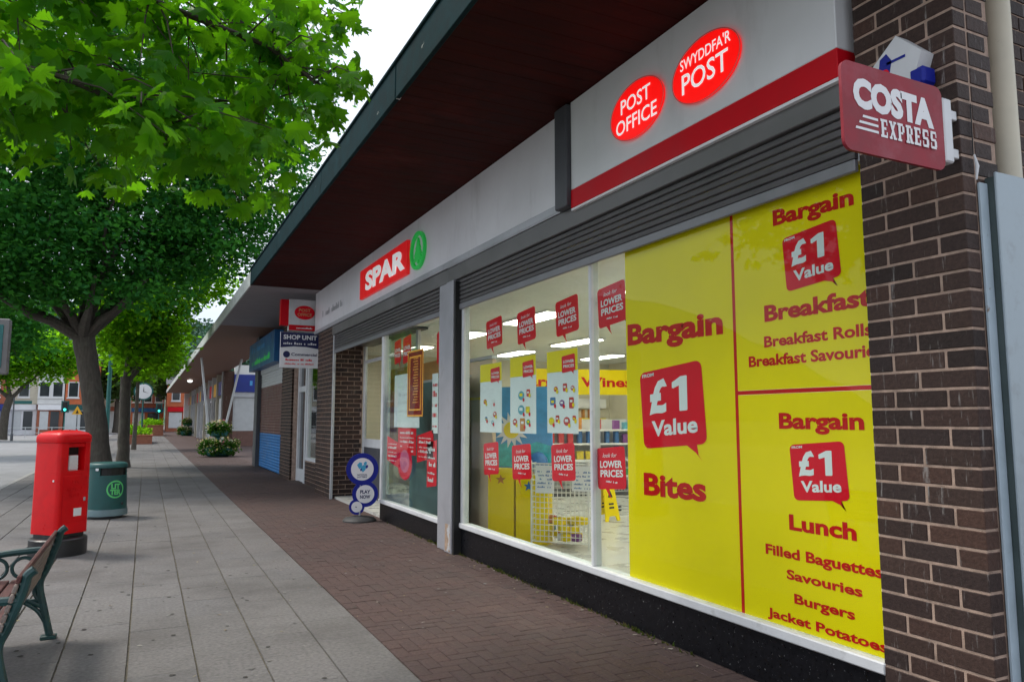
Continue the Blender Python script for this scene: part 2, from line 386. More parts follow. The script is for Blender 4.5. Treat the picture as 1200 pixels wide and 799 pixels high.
def in_view(x, y, z, m=60):
    q = proj(x, y, z); return q is not None and -m < q[0] < 1200 + m and -m < q[1] < 799 + m

# ------------------------------------------------------------------ ground, road, paving
FRONT = 3.66                       # line of the shop front
g = obj('ground', MB().add([(-1500, -300, -.14), (1500, -300, -.14), (1500, 2500, -.14), (-1500, 2500, -.14)], [(0, 1, 2, 3)]), mt['ground']); tag(g, kind='structure')
g = obj('road', MB().box(-30, -3.24, -12, 140, -.135, -.09), mt['asphalt']); tag(g, kind='structure')
KX = -3.09
kb = obj('kerb', MB().box(KX - .149, KX - .012, -12, 140, -.3, -.045), mt['sandjoint']); tag(kb, kind='structure')
km = mesh_of('kerb_stone', MB().box(-.075, .07, 0, .905, -.12, 0, .012), mt['kerb'])
for i in range(90): place('kerb_stone', km, (KX - .08, -2 + i * .915, rnd.uniform(-.003, .002)), kb)
pv = obj('pavement', MB().box(KX - .01, 1.706, -8, 140, -.2, -.014), mt['joint']); tag(pv, kind='structure')
SW, SL = .435, .60
slabs = []
for r_ in range(-12, 180):
    for c_ in range(11):
        slabs.append((1.70 - (c_ + .5) * SW, (r_ + .5) * SL + (c_ % 2) * SL * .5 + rnd.uniform(-.004, .004)))
vis = sorted([s for s in slabs if in_view(s[0], s[1], 0, 40)], key=lambda s: s[1])[:300]; vset = set(vis)
sm = [mesh_of('paving_slab', MB().box(-SW / 2 + a, SW / 2 - b, -SL / 2 + c, SL / 2 - d, -.05, 0, .0022), mt['slab'])
      for a, b, c, d in ((.006, .006, .0006, .0006), (.008, .005, .0004, .001), (.005, .008, .001, .0004), (.007, .007, .0006, .001))]
for s in vis:
    place('paving_slab', rnd.choice(sm), (s[0], s[1], rnd.uniform(-.0012, .0012)), pv, (R(rnd.uniform(-.1, .1)), R(rnd.uniform(-.2, .2)), 0))
mb = MB()
for s in slabs:
    if s not in vset: mb.box(s[0] - SW / 2 + .005, s[0] + SW / 2 - .005, s[1] - SL / 2 + .0008, s[1] + SL / 2 - .0008, -.05, rnd.uniform(-.002, .002))
obj('distant_slab', mb, mt['slab'], pv, kind='stuff')
# herringbone of red paving bricks under the canopy
rp = obj('brick_paving', MB().box(1.706, 12.0, -8, 140, -.2, -.012), mt['sandjoint']); tag(rp, kind='structure')
W_ = .1088; X0p, X1p = 1.704, FRONT + .1; pav = []
for b in range(-20, 420):
    for a in range(-2, 22):
        k = (a - b) % 4
        if k == 0: x0, x1, y0, y1 = a, a + 2, b, b + 1
        elif k == 3: x0, x1, y0, y1 = a, a + 1, b, b + 2
        else: continue
        x0, x1 = max(X0p, X0p + x0 * W_), min(X1p, X0p + x1 * W_)
        if x1 - x0 > .03: pav.append((x0, x1, y0 * W_, y1 * W_))
vis = sorted([p for p in pav if in_view((p[0] + p[1]) / 2, (p[2] + p[3]) / 2, 0, 15)], key=lambda p: p[2] - .35 * p[0])[:300]; vset = set(vis)
cache = {}
for p in vis:
    w_, l_ = p[1] - p[0], p[3] - p[2]; key = (round(w_, 3), round(l_, 3))
    if key not in cache: cache[key] = mesh_of('paving_brick', MB().box(-w_ / 2 + .0025, w_ / 2 - .0025, -l_ / 2 + .0025, l_ / 2 - .0025, -.05, 0, .004), mt['paver'])
    place('paving_brick', cache[key], ((p[0] + p[1]) / 2, (p[2] + p[3]) / 2, rnd.uniform(-.0025, .0015)), rp, (R(rnd.uniform(-.5, .5)), R(rnd.uniform(-.5, .5)), 0))
mb = MB()
for p in pav:
    if p not in vset: mb.box(p[0] + .0025, p[1] - .0025, p[2] + .0025, p[3] - .0025, -.05, rnd.uniform(-.0025, .0015))
mb.box(1.71, 12, 45.8, 139, -.05, -.003); mb.box(FRONT + .11, 12, 29.5, 45.79, -.05, -.003)
obj('distant_paving_brick', mb, mt['paver'], rp, kind='stuff')
def flecks(name, spots, size, m, label, cat):
    mb = MB()
    for x, y in spots:
        s = size * rnd.uniform(.4, 1.3); a = rnd.uniform(0, 6.28); e = rnd.uniform(.25, .8)
        mb.add([(x + s * (math.cos(a) * u - math.sin(a) * v * e), y + s * (math.sin(a) * u + math.cos(a) * v * e), .004 + rnd.uniform(0, .006)) for u, v in ((-1, 0), (-.3, .6), (.5, .5), (1, 0), (.3, -.6), (-.5, -.5))], [(0, 5, 4, 3, 2, 1)])
    o = obj(name, mb, m); tag(o, label, cat, kind='stuff')
flecks('leaf_litter', [(rnd.uniform(-2.5, 3.6), rnd.triangular(4, 30, 7)) for _ in range(240)] + [(FRONT - abs(rnd.gauss(0, .12)) - .02, rnd.uniform(3.6, 14)) for _ in range(120)], .019, mt['litter'], 'small dry leaves and flecks of litter scattered over the paving', 'litter')
mb = MB()
for _ in range(420):
    x, y, r_ = rnd.uniform(-2.8, 3.5), rnd.triangular(4, 26, 8), rnd.uniform(.008, .022); n_ = 9
    mb.add([(x + r_ * rnd.uniform(.75, 1.2) * math.cos(6.283 * k / n_), y + r_ * rnd.uniform(.75, 1.2) * math.sin(6.283 * k / n_), .0042) for k in range(n_)], [tuple(range(n_))])
tag(obj('gum_spots', mb, M_leaf('trodden_gum', [(.07, .065, .062), (.09, .085, .08), (.27, .26, .25), (.08, .075, .07)], (.05, .05, .05), .02)), 'small trodden gum spots dotted over the slabs and pavers', 'gum', kind='stuff')
mb = MB()
for _ in range(420):
    y = rnd.triangular(3.7, 13, 6) if rnd.random() < .5 else rnd.choice((5.15, 6.1, 7.7, 9.0, 9.2, 9.9)) + rnd.gauss(0, .1)
    x = FRONT - .01 - abs(rnd.gauss(0, .018)); h = rnd.uniform(.01, .045); a = rnd.uniform(0, 6.28); dx, dy = math.cos(a) * .012, math.sin(a) * .012
    mb.add([(x - dx, y - dy, 0), (x + dx, y + dy, 0), (x + rnd.gauss(0, .015) - .01, y + rnd.gauss(0, .015), h)], [(0, 1, 2)])
tag(obj('moss_tufts', mb, mt['moss']), 'thin weeds and moss along the foot of the shop front', 'weeds', kind='stuff')

# ------------------------------------------------------------------ brickwork
BL, BH, J = .295, .0975, .0145
def brick_face(axis, const, lo, hi, z0, z1, depth, phase, parent, joined=False, name='brick'):
    """courses of half-lapped bricks on a face. axis 'w': faces -X, runs along Y; axis 's': faces -Y, runs along X"""
    n = int((z1 - z0) / BH + .5); mb = MB(); cache_ = {}
    for k in range(n):
        z = z0 + k * BH; x = lo - (phase + (k % 2) * .5) * BL
        while x < hi:
            a, b = max(lo, x + J / 2), min(hi, x + BL - J / 2); x += BL
            if a - lo < J: a = lo
            if hi - b < J: b = hi
            if b - a < .04: continue
            dd = rnd.uniform(-.0015, .0015)
            if joined:
                if axis == 'w': mb.box(const + dd, const + depth, a, b, z + J / 2, min(z1, z + BH - J / 2), 0)
                else: mb.box(a, b, const + dd, const + depth, z + J / 2, min(z1, z + BH - J / 2), 0)
            else:
                L = b - a; key = round(L, 2)
                if key not in cache_:
                    q = MB()
                    if axis == 'w': q.box(0, depth, -L / 2, L / 2, J / 2, BH - J / 2, .0035)
                    else: q.box(-L / 2, L / 2, 0, depth, J / 2, BH - J / 2, .0035)
                    cache_[key] = mesh_of(name, q, mt['brick'])
                c = (a + b) / 2
                place(name, cache_[key], (const + dd, c, z) if axis == 'w' else (c, const + dd, z), parent)
    if joined: return obj('brick_courses', mb, mt['brick'], parent, kind='stuff')

PX, PY0, PY1 = 3.62, 2.25, 2.84                   # the near brick pier: front plane and its two edges
shop = thing('convenience_shop', 'brick convenience shop with wide windows, roller shutters and a black stall riser', 'shop', (5, 9, 0))
pier = obj('brick_pier', MB().box(PX + .0045, 3.91, PY0 + .0045, PY1 - .004, 0, 4.74), mt['mortar'], shop)
brick_face('w', PX, PY0, PY1, 0, 4.74, .1, .5, pier)
brick_face('s', PY0, PX + .101 + J, 3.918, 0, 4.74, .1, 0, pier)
side = obj('side_wall', MB().box(3.912, 8.0, 2.558, 2.84, 0, 4.9), mt['mortar'], shop)
brick_face('s', 2.55, 3.92, 5.3, 0, 4.74, .1, .15, side, True)
obj('side_wall_far_end', MB().box(5.31, 8, 2.552, 2.65, 0, 4.9), mt['brick'], shop)

# far pier, entrance recess walls, upper wall
FPY0, FPY1 = 16.3, 17.9
p2 = obj('far_brick_pier', MB().box(3.628, 4.3, FPY0 + .006, FPY1 - .006, 0, 3.8), mt['mortar'], shop)
brick_face('w', 3.62, FPY0, FPY1, 0, 3.8, .1, 0, p2, True)
brick_face('s', FPY0, 3.72, 4.28, 0, 3.8, .1, .2, p2, True)
obj('upper_wall', MB().box(3.95, 4.15, PY0 + .27, 18.3, 3.45, 4.9), mt['mortar'], shop)
# interior shell
IX1, IY0, IY1 = 12.6, 2.9, 19.0
obj('shop_floor', MB().box(3.72, IX1, IY0, 16.25, .0, .05).box(4.32, IX1, 16.26, IY1, .0, .05), mt['floor'], shop)
obj('shop_ceiling', MB().box(3.78, IX1, IY0 - .1, IY1, 3.36, 3.42), mt['ceiling'], shop)
obj('back_wall', MB().box(IX1, IX1 + .1, IY0, IY1, .05, 3.36), mt['iwall'], shop)
obj('end_wall', MB().box(4.4, IX1, IY1, IY1 + .1, .05, 3.36), mt['iwall'], shop)
obj('party_wall', MB().box(4.0, IX1, IY0 - .1, IY0, .05, 3.36), mt['iwall'], shop)
obj('roof', MB().box(4.2, 13.2, 2.3, 29, 4.95, 5.08), mt['roof'], shop)
for x in (5.6, 8.2, 10.8):
    for y in (4.6, 7.6, 10.6, 13.6, 16.6):
        L = thing('ceiling_light', 'lit white strip light in the shop ceiling', 'light', (x, y, 3.36), 'strip lights in the shop ceiling')
        obj('housing', MB().box(x - .22, x + .22, y - .82, y + .82, 3.325, 3.358), mt['pvc'], L)
        obj('diffuser', MB().box(x - .18, x + .18, y - .78, y + .78, 3.305, 3.324, .006), mt['lamp'], L)

# stall risers, frames, glass
obj('stall_riser', MB().box(FRONT, 3.76, PY1 + .002, 9.02, 0, .325, .004), mt['black'], shop)
obj('stall_riser', MB().box(FRONT, 3.76, 9.55, 12.60, 0, .285, .004), mt['black'], shop)
def window(y0, y1, zs, mull, jl, jr):
    fr = obj('window_frame', MB().box(3.625, 3.75, y0, y1, zs - .065, zs, .008), mt['pvc'], shop)
    q = [('jamb', y1 - jl, y1), ('jamb', y0, y0 + jr)] + [('mullion', m_ - .022, m_ + .022) for m_ in mull]
    for n_, a, b in q: obj(n_, MB().box(3.645, 3.735, a, b, zs + .001, 3.2, .006), mt['pvc'], fr)
    obj('head', MB().box(3.648, 3.732, y0 + jr + .001, y1 - jl - .001, 3.19, 3.26), mt['pvc'], fr)
    ys = [y0 + jr] + [v for m_ in mull for v in (m_ - .022, m_ + .022)] + [y1 - jl]
    for a, b in zip(ys[::2], ys[1::2]): obj('pane', MB().box(3.676, 3.684, a + .001, b - .001, zs + .001, 3.19), mt['glass'], fr)
window(PY1 + .004, 8.93, .395, [5.80], .07, .015)
window(9.55, 12.60, .35, [], .12, .03)
ret = obj('entrance_return', MB().box(3.76, 4.30, 12.56, 12.60, .0, .35).box(3.76, 4.3, 12.56, 12.6, .36, .42), mt['pvc'], shop)
obj('pane', MB().box(3.77, 4.28, 12.575, 12.583, .425, 3.2), mt['glass'], ret)
scr = obj('entrance_screen', MB().box(4.30, 4.36, 16.16, 16.29, 0, 3.3, .006).box(4.3, 4.36, 12.60, 12.70, 0, 3.3, .006).box(4.3, 4.36, 14.4, 14.5, 0, 3.3, .006)
          .box(4.305, 4.355, 14.501, 16.159, 1.10, 1.28, .006).box(4.305, 4.355, 14.501, 16.159, 2.92, 2.99, .006).box(4.305, 4.355, 12.701, 14.399, 2.92, 2.99, .006), mt['pvc'], shop)
obj('lower_panel', MB().box(4.315, 4.345, 14.5, 16.16, .02, 1.1), mt['alud'], scr)
for a, b, c, d in ((14.5, 16.16, 1.28, 2.92), (14.5, 16.16, 2.99, 3.3), (12.7, 14.4, .05, 2.92), (12.7, 14.4, 2.99, 3.3)):
    obj('pane', MB().box(4.326, 4.334, a, b, c, d), mt['glass'], scr)
obj('recess_ceiling', MB().box(3.72, 4.5, 12.62, 16.28, 3.31, 3.35), mt['alud'], shop)
pl = obj('pilaster', MB().box(3.545, 3.70, 8.985, 9.235, 0, 3.52, .006).box(3.565, 3.70, 9.237, 9.545, 0, 3.52, .006), mt['pil'], shop)
obj('worn_foot', MB().box(3.5415, 3.5435, 9.02, 9.20, .02, .36), M('scuffed_paint', (.36, .25, .18), .8, .3, 14, dirt=((.45, .46, .48), 9, .5, .6)), pl)
obj('pilaster_side_strip', MB().box(3.56, 3.76, 8.935, 8.983, 0, 3.5), mt['dullblack'], shop)  # black strip along the near side of the pilaster

# roller shutters
def shutter(y0, y1, side_rails):
    s = obj('roller_shutter', MB().box(3.585, 3.93, y0, y1, 3.53, 3.72, .006), mt['housing'], shop)
    n = 6; h = (3.53 - 3.20) / n
    F_ = Frame((0, 0, 0), (0, 0, 1))
    prof = [(-.004, 0), (-.016, .006), (-.020, h * .45), (-.016, h - .012), (-.004, h - .006), (.010, h - .006), (.010, 0)]
    for k in range(n):
        q = MB(); z = 3.20 + k * h; b = 0; m_ = len(prof)
        q.v = [(3.635 + x, y, z + zz) for y in (y0 + .02, y1 - .02) for x, zz in prof]
        q.f = [tuple(range(m_))[::-1], tuple(range(m_, 2 * m_))] + [(i, (i + 1) % m_, (i + 1) % m_ + m_, i + m_) for i in range(m_)]
        obj('slat', q, mt['slat'], s)
    obj('bottom_rail', MB().box(3.612, 3.648, y0 + .02, y1 - .02, 3.125, 3.198, .006), mt['rail'], s)
    for yy in side_rails: obj('guide_rail', MB().box(3.60, 3.655, yy - .03, yy + .03, 0, 3.525, .004), mt['alu'], s)
shutter(PY1 + .006, 9.24, [])
shutter(9.243, 16.28, [16.20])

# ------------------------------------------------------------------ canopy
cn = thing('canopy', 'long flat shop canopy with dark brown boarded soffit and weathered teal edge', 'canopy', (2.9, 17, 4.75))
CX0 = 2.0
obj('deck', MB().box(CX0 + .05, 4.5, 1.5, 17.7, 4.80, 5.05).box(CX0 + .05, 4.5, 17.71, 25.7, 4.80, 5.05).box(CX0 + .05, 4.6, 25.71, 96, 4.80, 5.05), mt['roof'], cn)
bmesh_ = {}
y = 1.5; i = 0
sofm = mesh_of('soffit_board', MB().box(CX0 + .045, 4.45, .0, .1975, 0, .04, .0015), mt['soffit'])
while y < 17.6:
    o = place('soffit_board', sofm, (0, y, 4.752 + rnd.uniform(-.001, .001)), cn); y += .2
mb = MB(); y = 17.75
while y < 25.6: mb.box(CX0 + .045, 4.45, y, y + .19, 4.752, 4.79); y += .2
obj('pale_soffit', mb, mt['soffit_pale'], cn, kind='stuff')
mb = MB(); y = 25.75
while y < 95.9: mb.box(CX0 + .045, 4.6, y, y + .39, 4.752, 4.79); y += .4
obj('far_soffit', mb, mt['soffit_far'], cn, kind='stuff')
for a, b in ((1.5, 6.60), (6.63, 10.0), (10.01, 13.85), (13.86, 17.7)):
    obj('edge_board', MB().box(CX0, CX0 + .044, a, b, 4.742, 5.09, .006), mt['teal'], cn)
obj('edge_cap', MB().box(CX0 - .02, CX0 + .1, 1.5, 17.7, 5.092, 5.125, .006), mt['teal'], cn)
obj('split_joint', MB().box(CX0 + .015, CX0 + .05, 6.58, 6.64, 4.75, 5.08), mt['pvc'], cn)
for a in range(13): obj('pale_edge_board', MB().box(CX0, CX0 + .044, 17.71 + a * 6, 17.70 + a * 6 + 5.99, 4.742, 5.07, .006), mt['edge_pale'], cn)
# downlight strip far along and V shaped props
for yy in (40.0,):
    for xb, xt in ((2.95, 2.35), (3.35, 4.25)):
        L = thing('canopy_prop', 'slim white sloping prop holding the canopy, %s arm of the V' % ('outer' if xt < 3 else 'inner'), 'post', (xb, yy, 0), 'sloping canopy props')
        obj('shaft', MB().tube([(xb, yy, .05), (xt, yy, 4.75)], .055, 12), mt['shut_white'], L, True)
        obj('foot', MB().lathe(xb, yy, [(.11, 0), (.11, .03), (.07, .06), (.06, .14)], 16), mt['alu'], L, True)

# ------------------------------------------------------------------ fascia signs
sg = thing('fascia_sign', 'long pale grey fascia sign with red SPAR logo and green fir tree roundel', 'sign', (3.65, 12, 3.8))
for a, b in ((6.2, 9.6), (9.603, 14.4), (14.403, 18.25)): obj('panel', MB().box(3.60, 3.94, a, b, 3.825, 4.745, .003), mt['fascia'], sg)
obj('lower_lip', MB().box(3.575, 3.94, 6.2, 18.25, 3.735, 3.822, .008), mt['alu'], sg)
f = west(3.598)
lg = obj('logo_box', MB().prism(f, rrect(-13.84, -10.97, 3.955, 4.50, .015), .0, .045), mt['spar_red'], sg)
mb = MB(); text(mb, 'SPAR', f, -13.42, -11.07, 4.055, .345, .055, .042, thick=.008); obj('lettering', mb, mt['spar_white'], lg)
mb = MB(); o_, i_ = ell(-10.53, 4.235, .335, .29, 48), ell(-10.53, 4.235, .275, .235, 48)
b = len(mb.v); mb.v += [f.p(x, y, .04) for x, y in o_] + [f.p(x, y, .04) for x, y in i_] + [f.p(x, y, 0) for x, y in o_] + [f.p(x, y, 0) for x, y in i_]
for k in range(48):
    j = (k + 1) % 48; mb.f += [(k, j, 48 + j, 48 + k), (96 + k, 96 + j, j, k), (48 + k, 48 + j, 144 + j, 144 + k)]
obj('roundel_ring', mb, mt['spar_green'], sg)
tree_pts = [(0, .20), (.05, .11), (.035, .11), (.10, .03), (.07, .03), (.155, -.07), (.11, -.07), (.20, -.15), (.03, -.15), (.03, -.2), (-.03, -.2), (-.03, -.15), (-.20, -.15), (-.11, -.07), (-.155, -.07), (-.07, .03), (-.10, .03), (-.035, .11), (-.05, .11)]
obj('fir_tree', MB().prism(f, [(-10.53 + x, 4.235 + y) for x, y in tree_pts[::-1]], 0, .03), mt['spar_green'], sg)
mb = MB(); strokes(mb, f, -17.4, -15.4, 4.07, .14, .003, 5); obj('address_lettering', mb, mt['alu'], sg)

po = thing('post_office_fascia', 'grey fascia with two glowing red POST OFFICE ovals over a red stripe', 'sign', (3.6, 4.4, 3.7))
obj('panel', MB().box(3.55, 3.94, 2.90, 5.955, 3.875, 4.745, .005), mt['fascia_po'], po)
obj('stripe', MB().box(3.545, 3.945, 2.895, 5.955, 3.695, 3.873, .005), mt['stripe'], po)
obj('edge_trim', MB().box(3.55, 3.94, 2.9, 5.955, 3.672, 3.693), mt['pale'], po)
obj('soffit_channel', MB().box(3.57, 3.93, 2.9, 9.26, 3.722, 3.733), mt['alu'], shop)
obj('end_box', MB().box(3.50, 3.94, 5.96, 6.19, 3.72, 4.73, .01), mt['alud'], po)
f = west(3.549)
for cx, cz, rx, rz, lines in ((-4.865, 4.255, .365, .235, [('POST', -5.075, -4.66, 4.275, .125), ('OFFICE', -5.15, -4.58, 4.105, .125)]),
                              (-4.02, 4.245, .36, .235, [("SWYDDFA'R", -4.285, -3.74, 4.315, .085), ('POST', -4.27, -3.77, 4.125, .155)])):
    ov = obj('oval', MB().prism(f, ell(cx, cz, rx, rz, 56), 0, .02), mt['po_red'], po)
    mb = MB(); o_, i_ = ell(cx, cz, rx + .01, rz + .01, 56), ell(cx, cz, rx, rz, 56)
    mb.v = [f.p(x, y, .022) for x, y in o_] + [f.p(x, y, .022) for x, y in i_]
    mb.f = [(k, (k + 1) % 56, 56 + (k + 1) % 56, 56 + k) for k in range(56)]
    obj('rim', mb, M('pink_rim', (.70, .16, .16), .4, .02, 3), ov)
    mb = MB()
    for s, a, b, z, c in lines: text(mb, s, f, a, b, z, c, .024, .012)
    obj('lettering', mb, mt['po_white'], ov)

# ------------------------------------------------------------------ yellow window panels with print
VX = 3.692
fv = west(VX)
def bubble(fr, xl, xr, zt, zb, slant, tail):
    """speech bubble: rounded quad with a tail at its lower right"""
    n = []
    w_ = xr - xl; h_ = zt - zb; r_ = .06 * h_ + .01
    P = rrect(0, 1, 0, 1, .09, 4); out = []
    for u, v in P:
        out.append((xl + u * w_ + (1 - v) * slant * w_, zb + v * h_ + (u - .5) * .10 * h_))
    # tail after the last corner (bottom right), going back to the left along the bottom edge
    t = [(xr + slant * w_ - .12 * w_, zb + .03 * h_)]
    tip = (xl + (.93 + slant) * w_, zb - tail * h_); c = (xl + (.70 + slant) * w_, zb + .02 * h_)
    return out, [(c[0], c[1]), (tip[0] - .10 * w_, tip[1] + .10 * h_), tip, (tip[0] - .06 * w_, tip[1] + .45 * tail * h_), (c[0] + .15 * w_, c[1] + .01 * h_ + .02 * h_)]
def value_bubble(par, xl, xr, zt, zb, tail):
    a, t = bubble(fv, xl, xr, zt, zb, .06, tail)
    mb = MB().flat(fv, a, .0025); mb.flat(fv, t, .0022); bo = obj('speech_bubble', mb, mt['red'], par)
    w_, h_ = xr - xl, zt - zb; mb = MB()
    text(mb, '£', fv, xl + .17 * w_, xl + .47 * w_, zb + .40 * h_, .43 * h_, .004, .045, slope=.08)
    one = [(.20, 0), (.36, 0), (.38, .02), (.38, .98), (.36, 1.), (.22, 1.), (.0, .86), (.0, .70), (.03, .68), (.18, .74), (.18, .02)]
    mb.flat(fv, [(xl + (.55 + .62 * x) * w_, zb + (.43 + .43 * z_ + .05 * x) * h_) for x, z_ in one], .004)
    text(mb, 'Value', fv, xl + .20 * w_, xl + .93 * w_, zb + .11 * h_, .20 * h_, .004, .03, slope=.08)
    text(mb, 'FROM', fv, xl + .05 * w_, xl + .25 * w_, zb + .88 * h_, .045 * h_, .004, .03, slope=.08)
    obj('lettering', mb, mt['pale'], bo)
def vpanel(label, y0, y1, z0, z1):
    t = thing('window_poster', label, 'poster', (VX, (y0 + y1) / 2, z0), 'yellow bargain panels in the shop window')
    obj('sheet', MB().box(VX, VX + .002, y0, y1, z0, z1), mt['yellow'], t); return t
A = vpanel('tall yellow window panel reading Bargain Bites with a £1 Value bubble', 3.985, 5.29, .398, 3.185)
mb = MB(); text(mb, 'Bargain', fv, -5.265, -4.085, 2.325, .182, .002, .043, slope=-.015); text(mb, 'Bites', fv, -5.07, -4.31, 1.085, .18, .002, .040, slope=.02)
obj('lettering', mb, mt['redtext'], A); value_bubble(A, -5.10, -4.33, 2.11, 1.49, .16)
B = vpanel('upper yellow window panel advertising Bargain Breakfast rolls and savouries beside the brick pier', 2.80, 3.955, 1.895, 3.185)
mb = MB(); text(mb, 'Bargain', fv, -3.578, -2.946, 2.975, .107, .002, .040, slope=-.03)
text(mb, 'Breakfast', fv, -3.683, -2.86, 2.345, .11, .002, .040); text(mb, 'Breakfast Rolls', fv, -3.694, -2.865, 2.175, .074, .002, .032)
text(mb, 'Breakfast Savouries', fv, -3.841, -2.80, 2.052, .074, .002, .032)
obj('lettering', mb, mt['redtext'], B); value_bubble(B, -3.505, -3.08, 2.89, 2.535, .12)
C = vpanel('lower yellow window panel listing Bargain Lunch baguettes, burgers and jacket potatoes', 2.80, 3.955, .398, 1.865)
mb = MB()
for s, a, b, z, c in (('Bargain', -3.590, -2.950, 1.638, .103), ('Lunch', -3.536, -3.036, 1.005, .098), ('Filled Baguettes', -3.745, -2.875, .825, .066),
                      ('Savouries', -3.573, -3.015, .697, .060), ('Burgers', -3.518, -3.073, .558, .060), ('Jacket Potatoes', -3.747, -2.868, .430, .058)):
    text(mb, s, fv, a, b, z, c, .002, .038 if c > .09 else .032)
obj('lettering', mb, mt['redtext'], C); value_bubble(C, -3.51, -3.095, 1.555, 1.21, .13)
obj('red_edge', MB().box(VX - .001, VX + .004, 3.957, 3.983, .398, 3.185), mt['redtext'], A)
obj('red_edge', MB().box(VX - .001, VX + .004, 2.80, 3.955, 1.867, 1.893), mt['redtext'], C)

# red hanging speech bubbles "look for lower prices"
fb = west(3.70)
BUB = [(8.262, 7.82, 2.899, 2.56), (7.415, 6.983, 2.895, 2.54), (6.536, 6.1, 2.895, 2.54), (5.748, 5.31, 2.902, 2.54),
       (8.325, 7.908, 1.422, 1.05), (7.546, 7.09, 1.424, 1.05), (6.641, 6.187, 1.459, 1.10), (5.794, 5.35, 1.453, 1.09)]
where = ['upper row, leftmost by the beige board', 'upper row, second from the beige board', 'upper row, just left of the mullion', 'upper row, beside the yellow panel',
         'lower row, in front of the beige board', 'lower row, over the sunny display', 'lower row, over the wire basket', 'lower row, beside the yellow panel']
for (ya, yb, zt, zb), wh in zip(BUB, where):
    t = thing('price_bubble', 'red LOWER PRICES speech bubble on the window, ' + wh, 'sticker', (3.70, (ya + yb) / 2, zb), 'red price bubbles on the window')
    a, tl = bubble(fb, -ya, -yb, zt, zb, .05, .24)
    tl = [(-ya - yb - 0 - x + .0, z) if False else (x - .45 * (ya - yb), z) for x, z in tl]
    mb = MB().prism(fb, a, 0, .003); mb.prism(fb, tl, 0, .0025); obj('card', mb, mt['red'], t)
    w_, h_ = ya - yb, zt - zb; mb = MB()
    text(mb, 'look for', fb, -ya + .24 * w_, -ya + .74 * w_, zb + .74 * h_, .10 * h_, .0045, .0, shear=.3, slope=.06)
    text(mb, 'LOWER', fb, -ya + .14 * w_, -ya + .92 * w_, zb + .48 * h_, .17 * h_, .0045, .03, slope=.06)
    text(mb, 'PRICES', fb, -ya + .15 * w_, -ya + .95 * w_, zb + .26 * h_, .17 * h_, .0045, .03, slope=.06)
    strokes(mb, fb, -ya + .35 * w_, -ya + .8 * w_, zb + .15 * h_, .045 * h_, .0045, 3)
    obj('lettering', mb, mt['pale'], t)

# three white and yellow offer posters
fp = west(3.74)
for (ya, yb, zt, zb), wh, items in zip([(8.527, 7.901, 2.371, 1.542), (7.671, 7.042, 2.395, 1.545), (6.794, 6.175, 2.393, 1.559)],
        ['leftmost, before the beige board', 'middle one of three', 'nearest the mullion'],
        [[(.25, .62, .10, 0), (.62, .60, .09, 3), (.7, .36, .11, 0), (.3, .26, .08, 1), (.6, .2, .08, 7)], [(.45, .68, .16, 7), (.72, .72, .10, 0), (.45, .42, .17, 7), (.7, .40, .12, 2), (.2, .2, .12, 0), (.5, .18, .14, 5), (.72, .2, .1, 4)],
         [(.3, .74, .09, 0), (.6, .76, .10, 0), (.84, .74, .08, 0), (.2, .52, .13, 1), (.5, .5, .11, 6), (.8, .52, .11, 0), (.15, .2, .13, 2), (.35, .24, .09, 0), (.65, .2, .14, 0), (.88, .24, .08, 0)]]):
    t = thing('offer_poster', 'white offer poster with yellow header and pictured groceries, ' + wh, 'poster', (3.74, (ya + yb) / 2, zb), 'offer posters behind the window')
    xl, w_, h_ = -ya, ya - yb, zt - zb
    obj('sheet', MB().box(3.74, 3.742, yb, ya, zb, zt), mt['paper'], t)
    hd = obj('header', MB().flat(fp, rect(xl, -yb, zt - .26 * h_, zt), .002), mt['yellow'], t)
    a, tl = bubble(fp, xl + .5 * w_, xl + .92 * w_, zt - .07 * h_, zt - .27 * h_, .03, .2)
    bo = obj('speech_bubble', MB().flat(fp, a, .004).flat(fp, tl, .0037), mt['red'], t)
    mb = MB(); text(mb, 'LOWER', fp, xl + .56 * w_, xl + .9 * w_, zt - .165 * h_, .035 * h_, .006, .03); text(mb, 'PRICES', fp, xl + .56 * w_, xl + .9 * w_, zt - .22 * h_, .035 * h_, .006, .03)
    obj('lettering', mb, mt['pale'], bo)
    for n_, (u, v, s, c) in enumerate(items):
        s *= .82
        pc = obj('picture', MB().flat(fp, rrect(xl + (u - s) * w_ + .01, xl + (u + s * .8) * w_, zb + (v - s * (.6 + .4 * (n_ % 3))) * h_ * .72 + .01, zb + (v + s * .8) * h_ * .72, .012, 3) if n_ % 2 else ell(xl + u * w_, zb + v * h_ * .72, s * w_ * .9, s * h_ * .45, 22), .003), PROD[c], t)
        obj('picture_label', MB().flat(fp, rect(xl + (u - s * .5) * w_, xl + (u + s * .4) * w_, zb + (v - s * .1) * h_ * .72, zb + (v + s * .3) * h_ * .72), .004), mt['pale'] if n_ % 3 else mt['yellow'], pc)
        obj('price_mark', MB().flat(fp, ell(xl + (u + s * .7) * w_, zb + (v - s * .6) * h_ * .72, .035 * w_, .035 * w_, 14), .005), mt['yellow'] if c == 0 else mt['red'], pc)

# ------------------------------------------------------------------ inside the shop
t = thing('beige_partition', 'plain beige board standing inside the left of the big window', 'partition', (4.4, 9.8, .05))
obj('board', MB().box(4.36, 4.42, 9.52, 10.9, .05, 2.55, .006), mt['beige'], t); obj('top_rail', MB().box(4.34, 4.44, 9.50, 10.92, 2.552, 2.6, .006), mt['alu'], t)
obj('yellow_tape', MB().box(4.357, 4.3595, 9.52, 10.9, 1.98, 2.02), mt['yellow'], t)
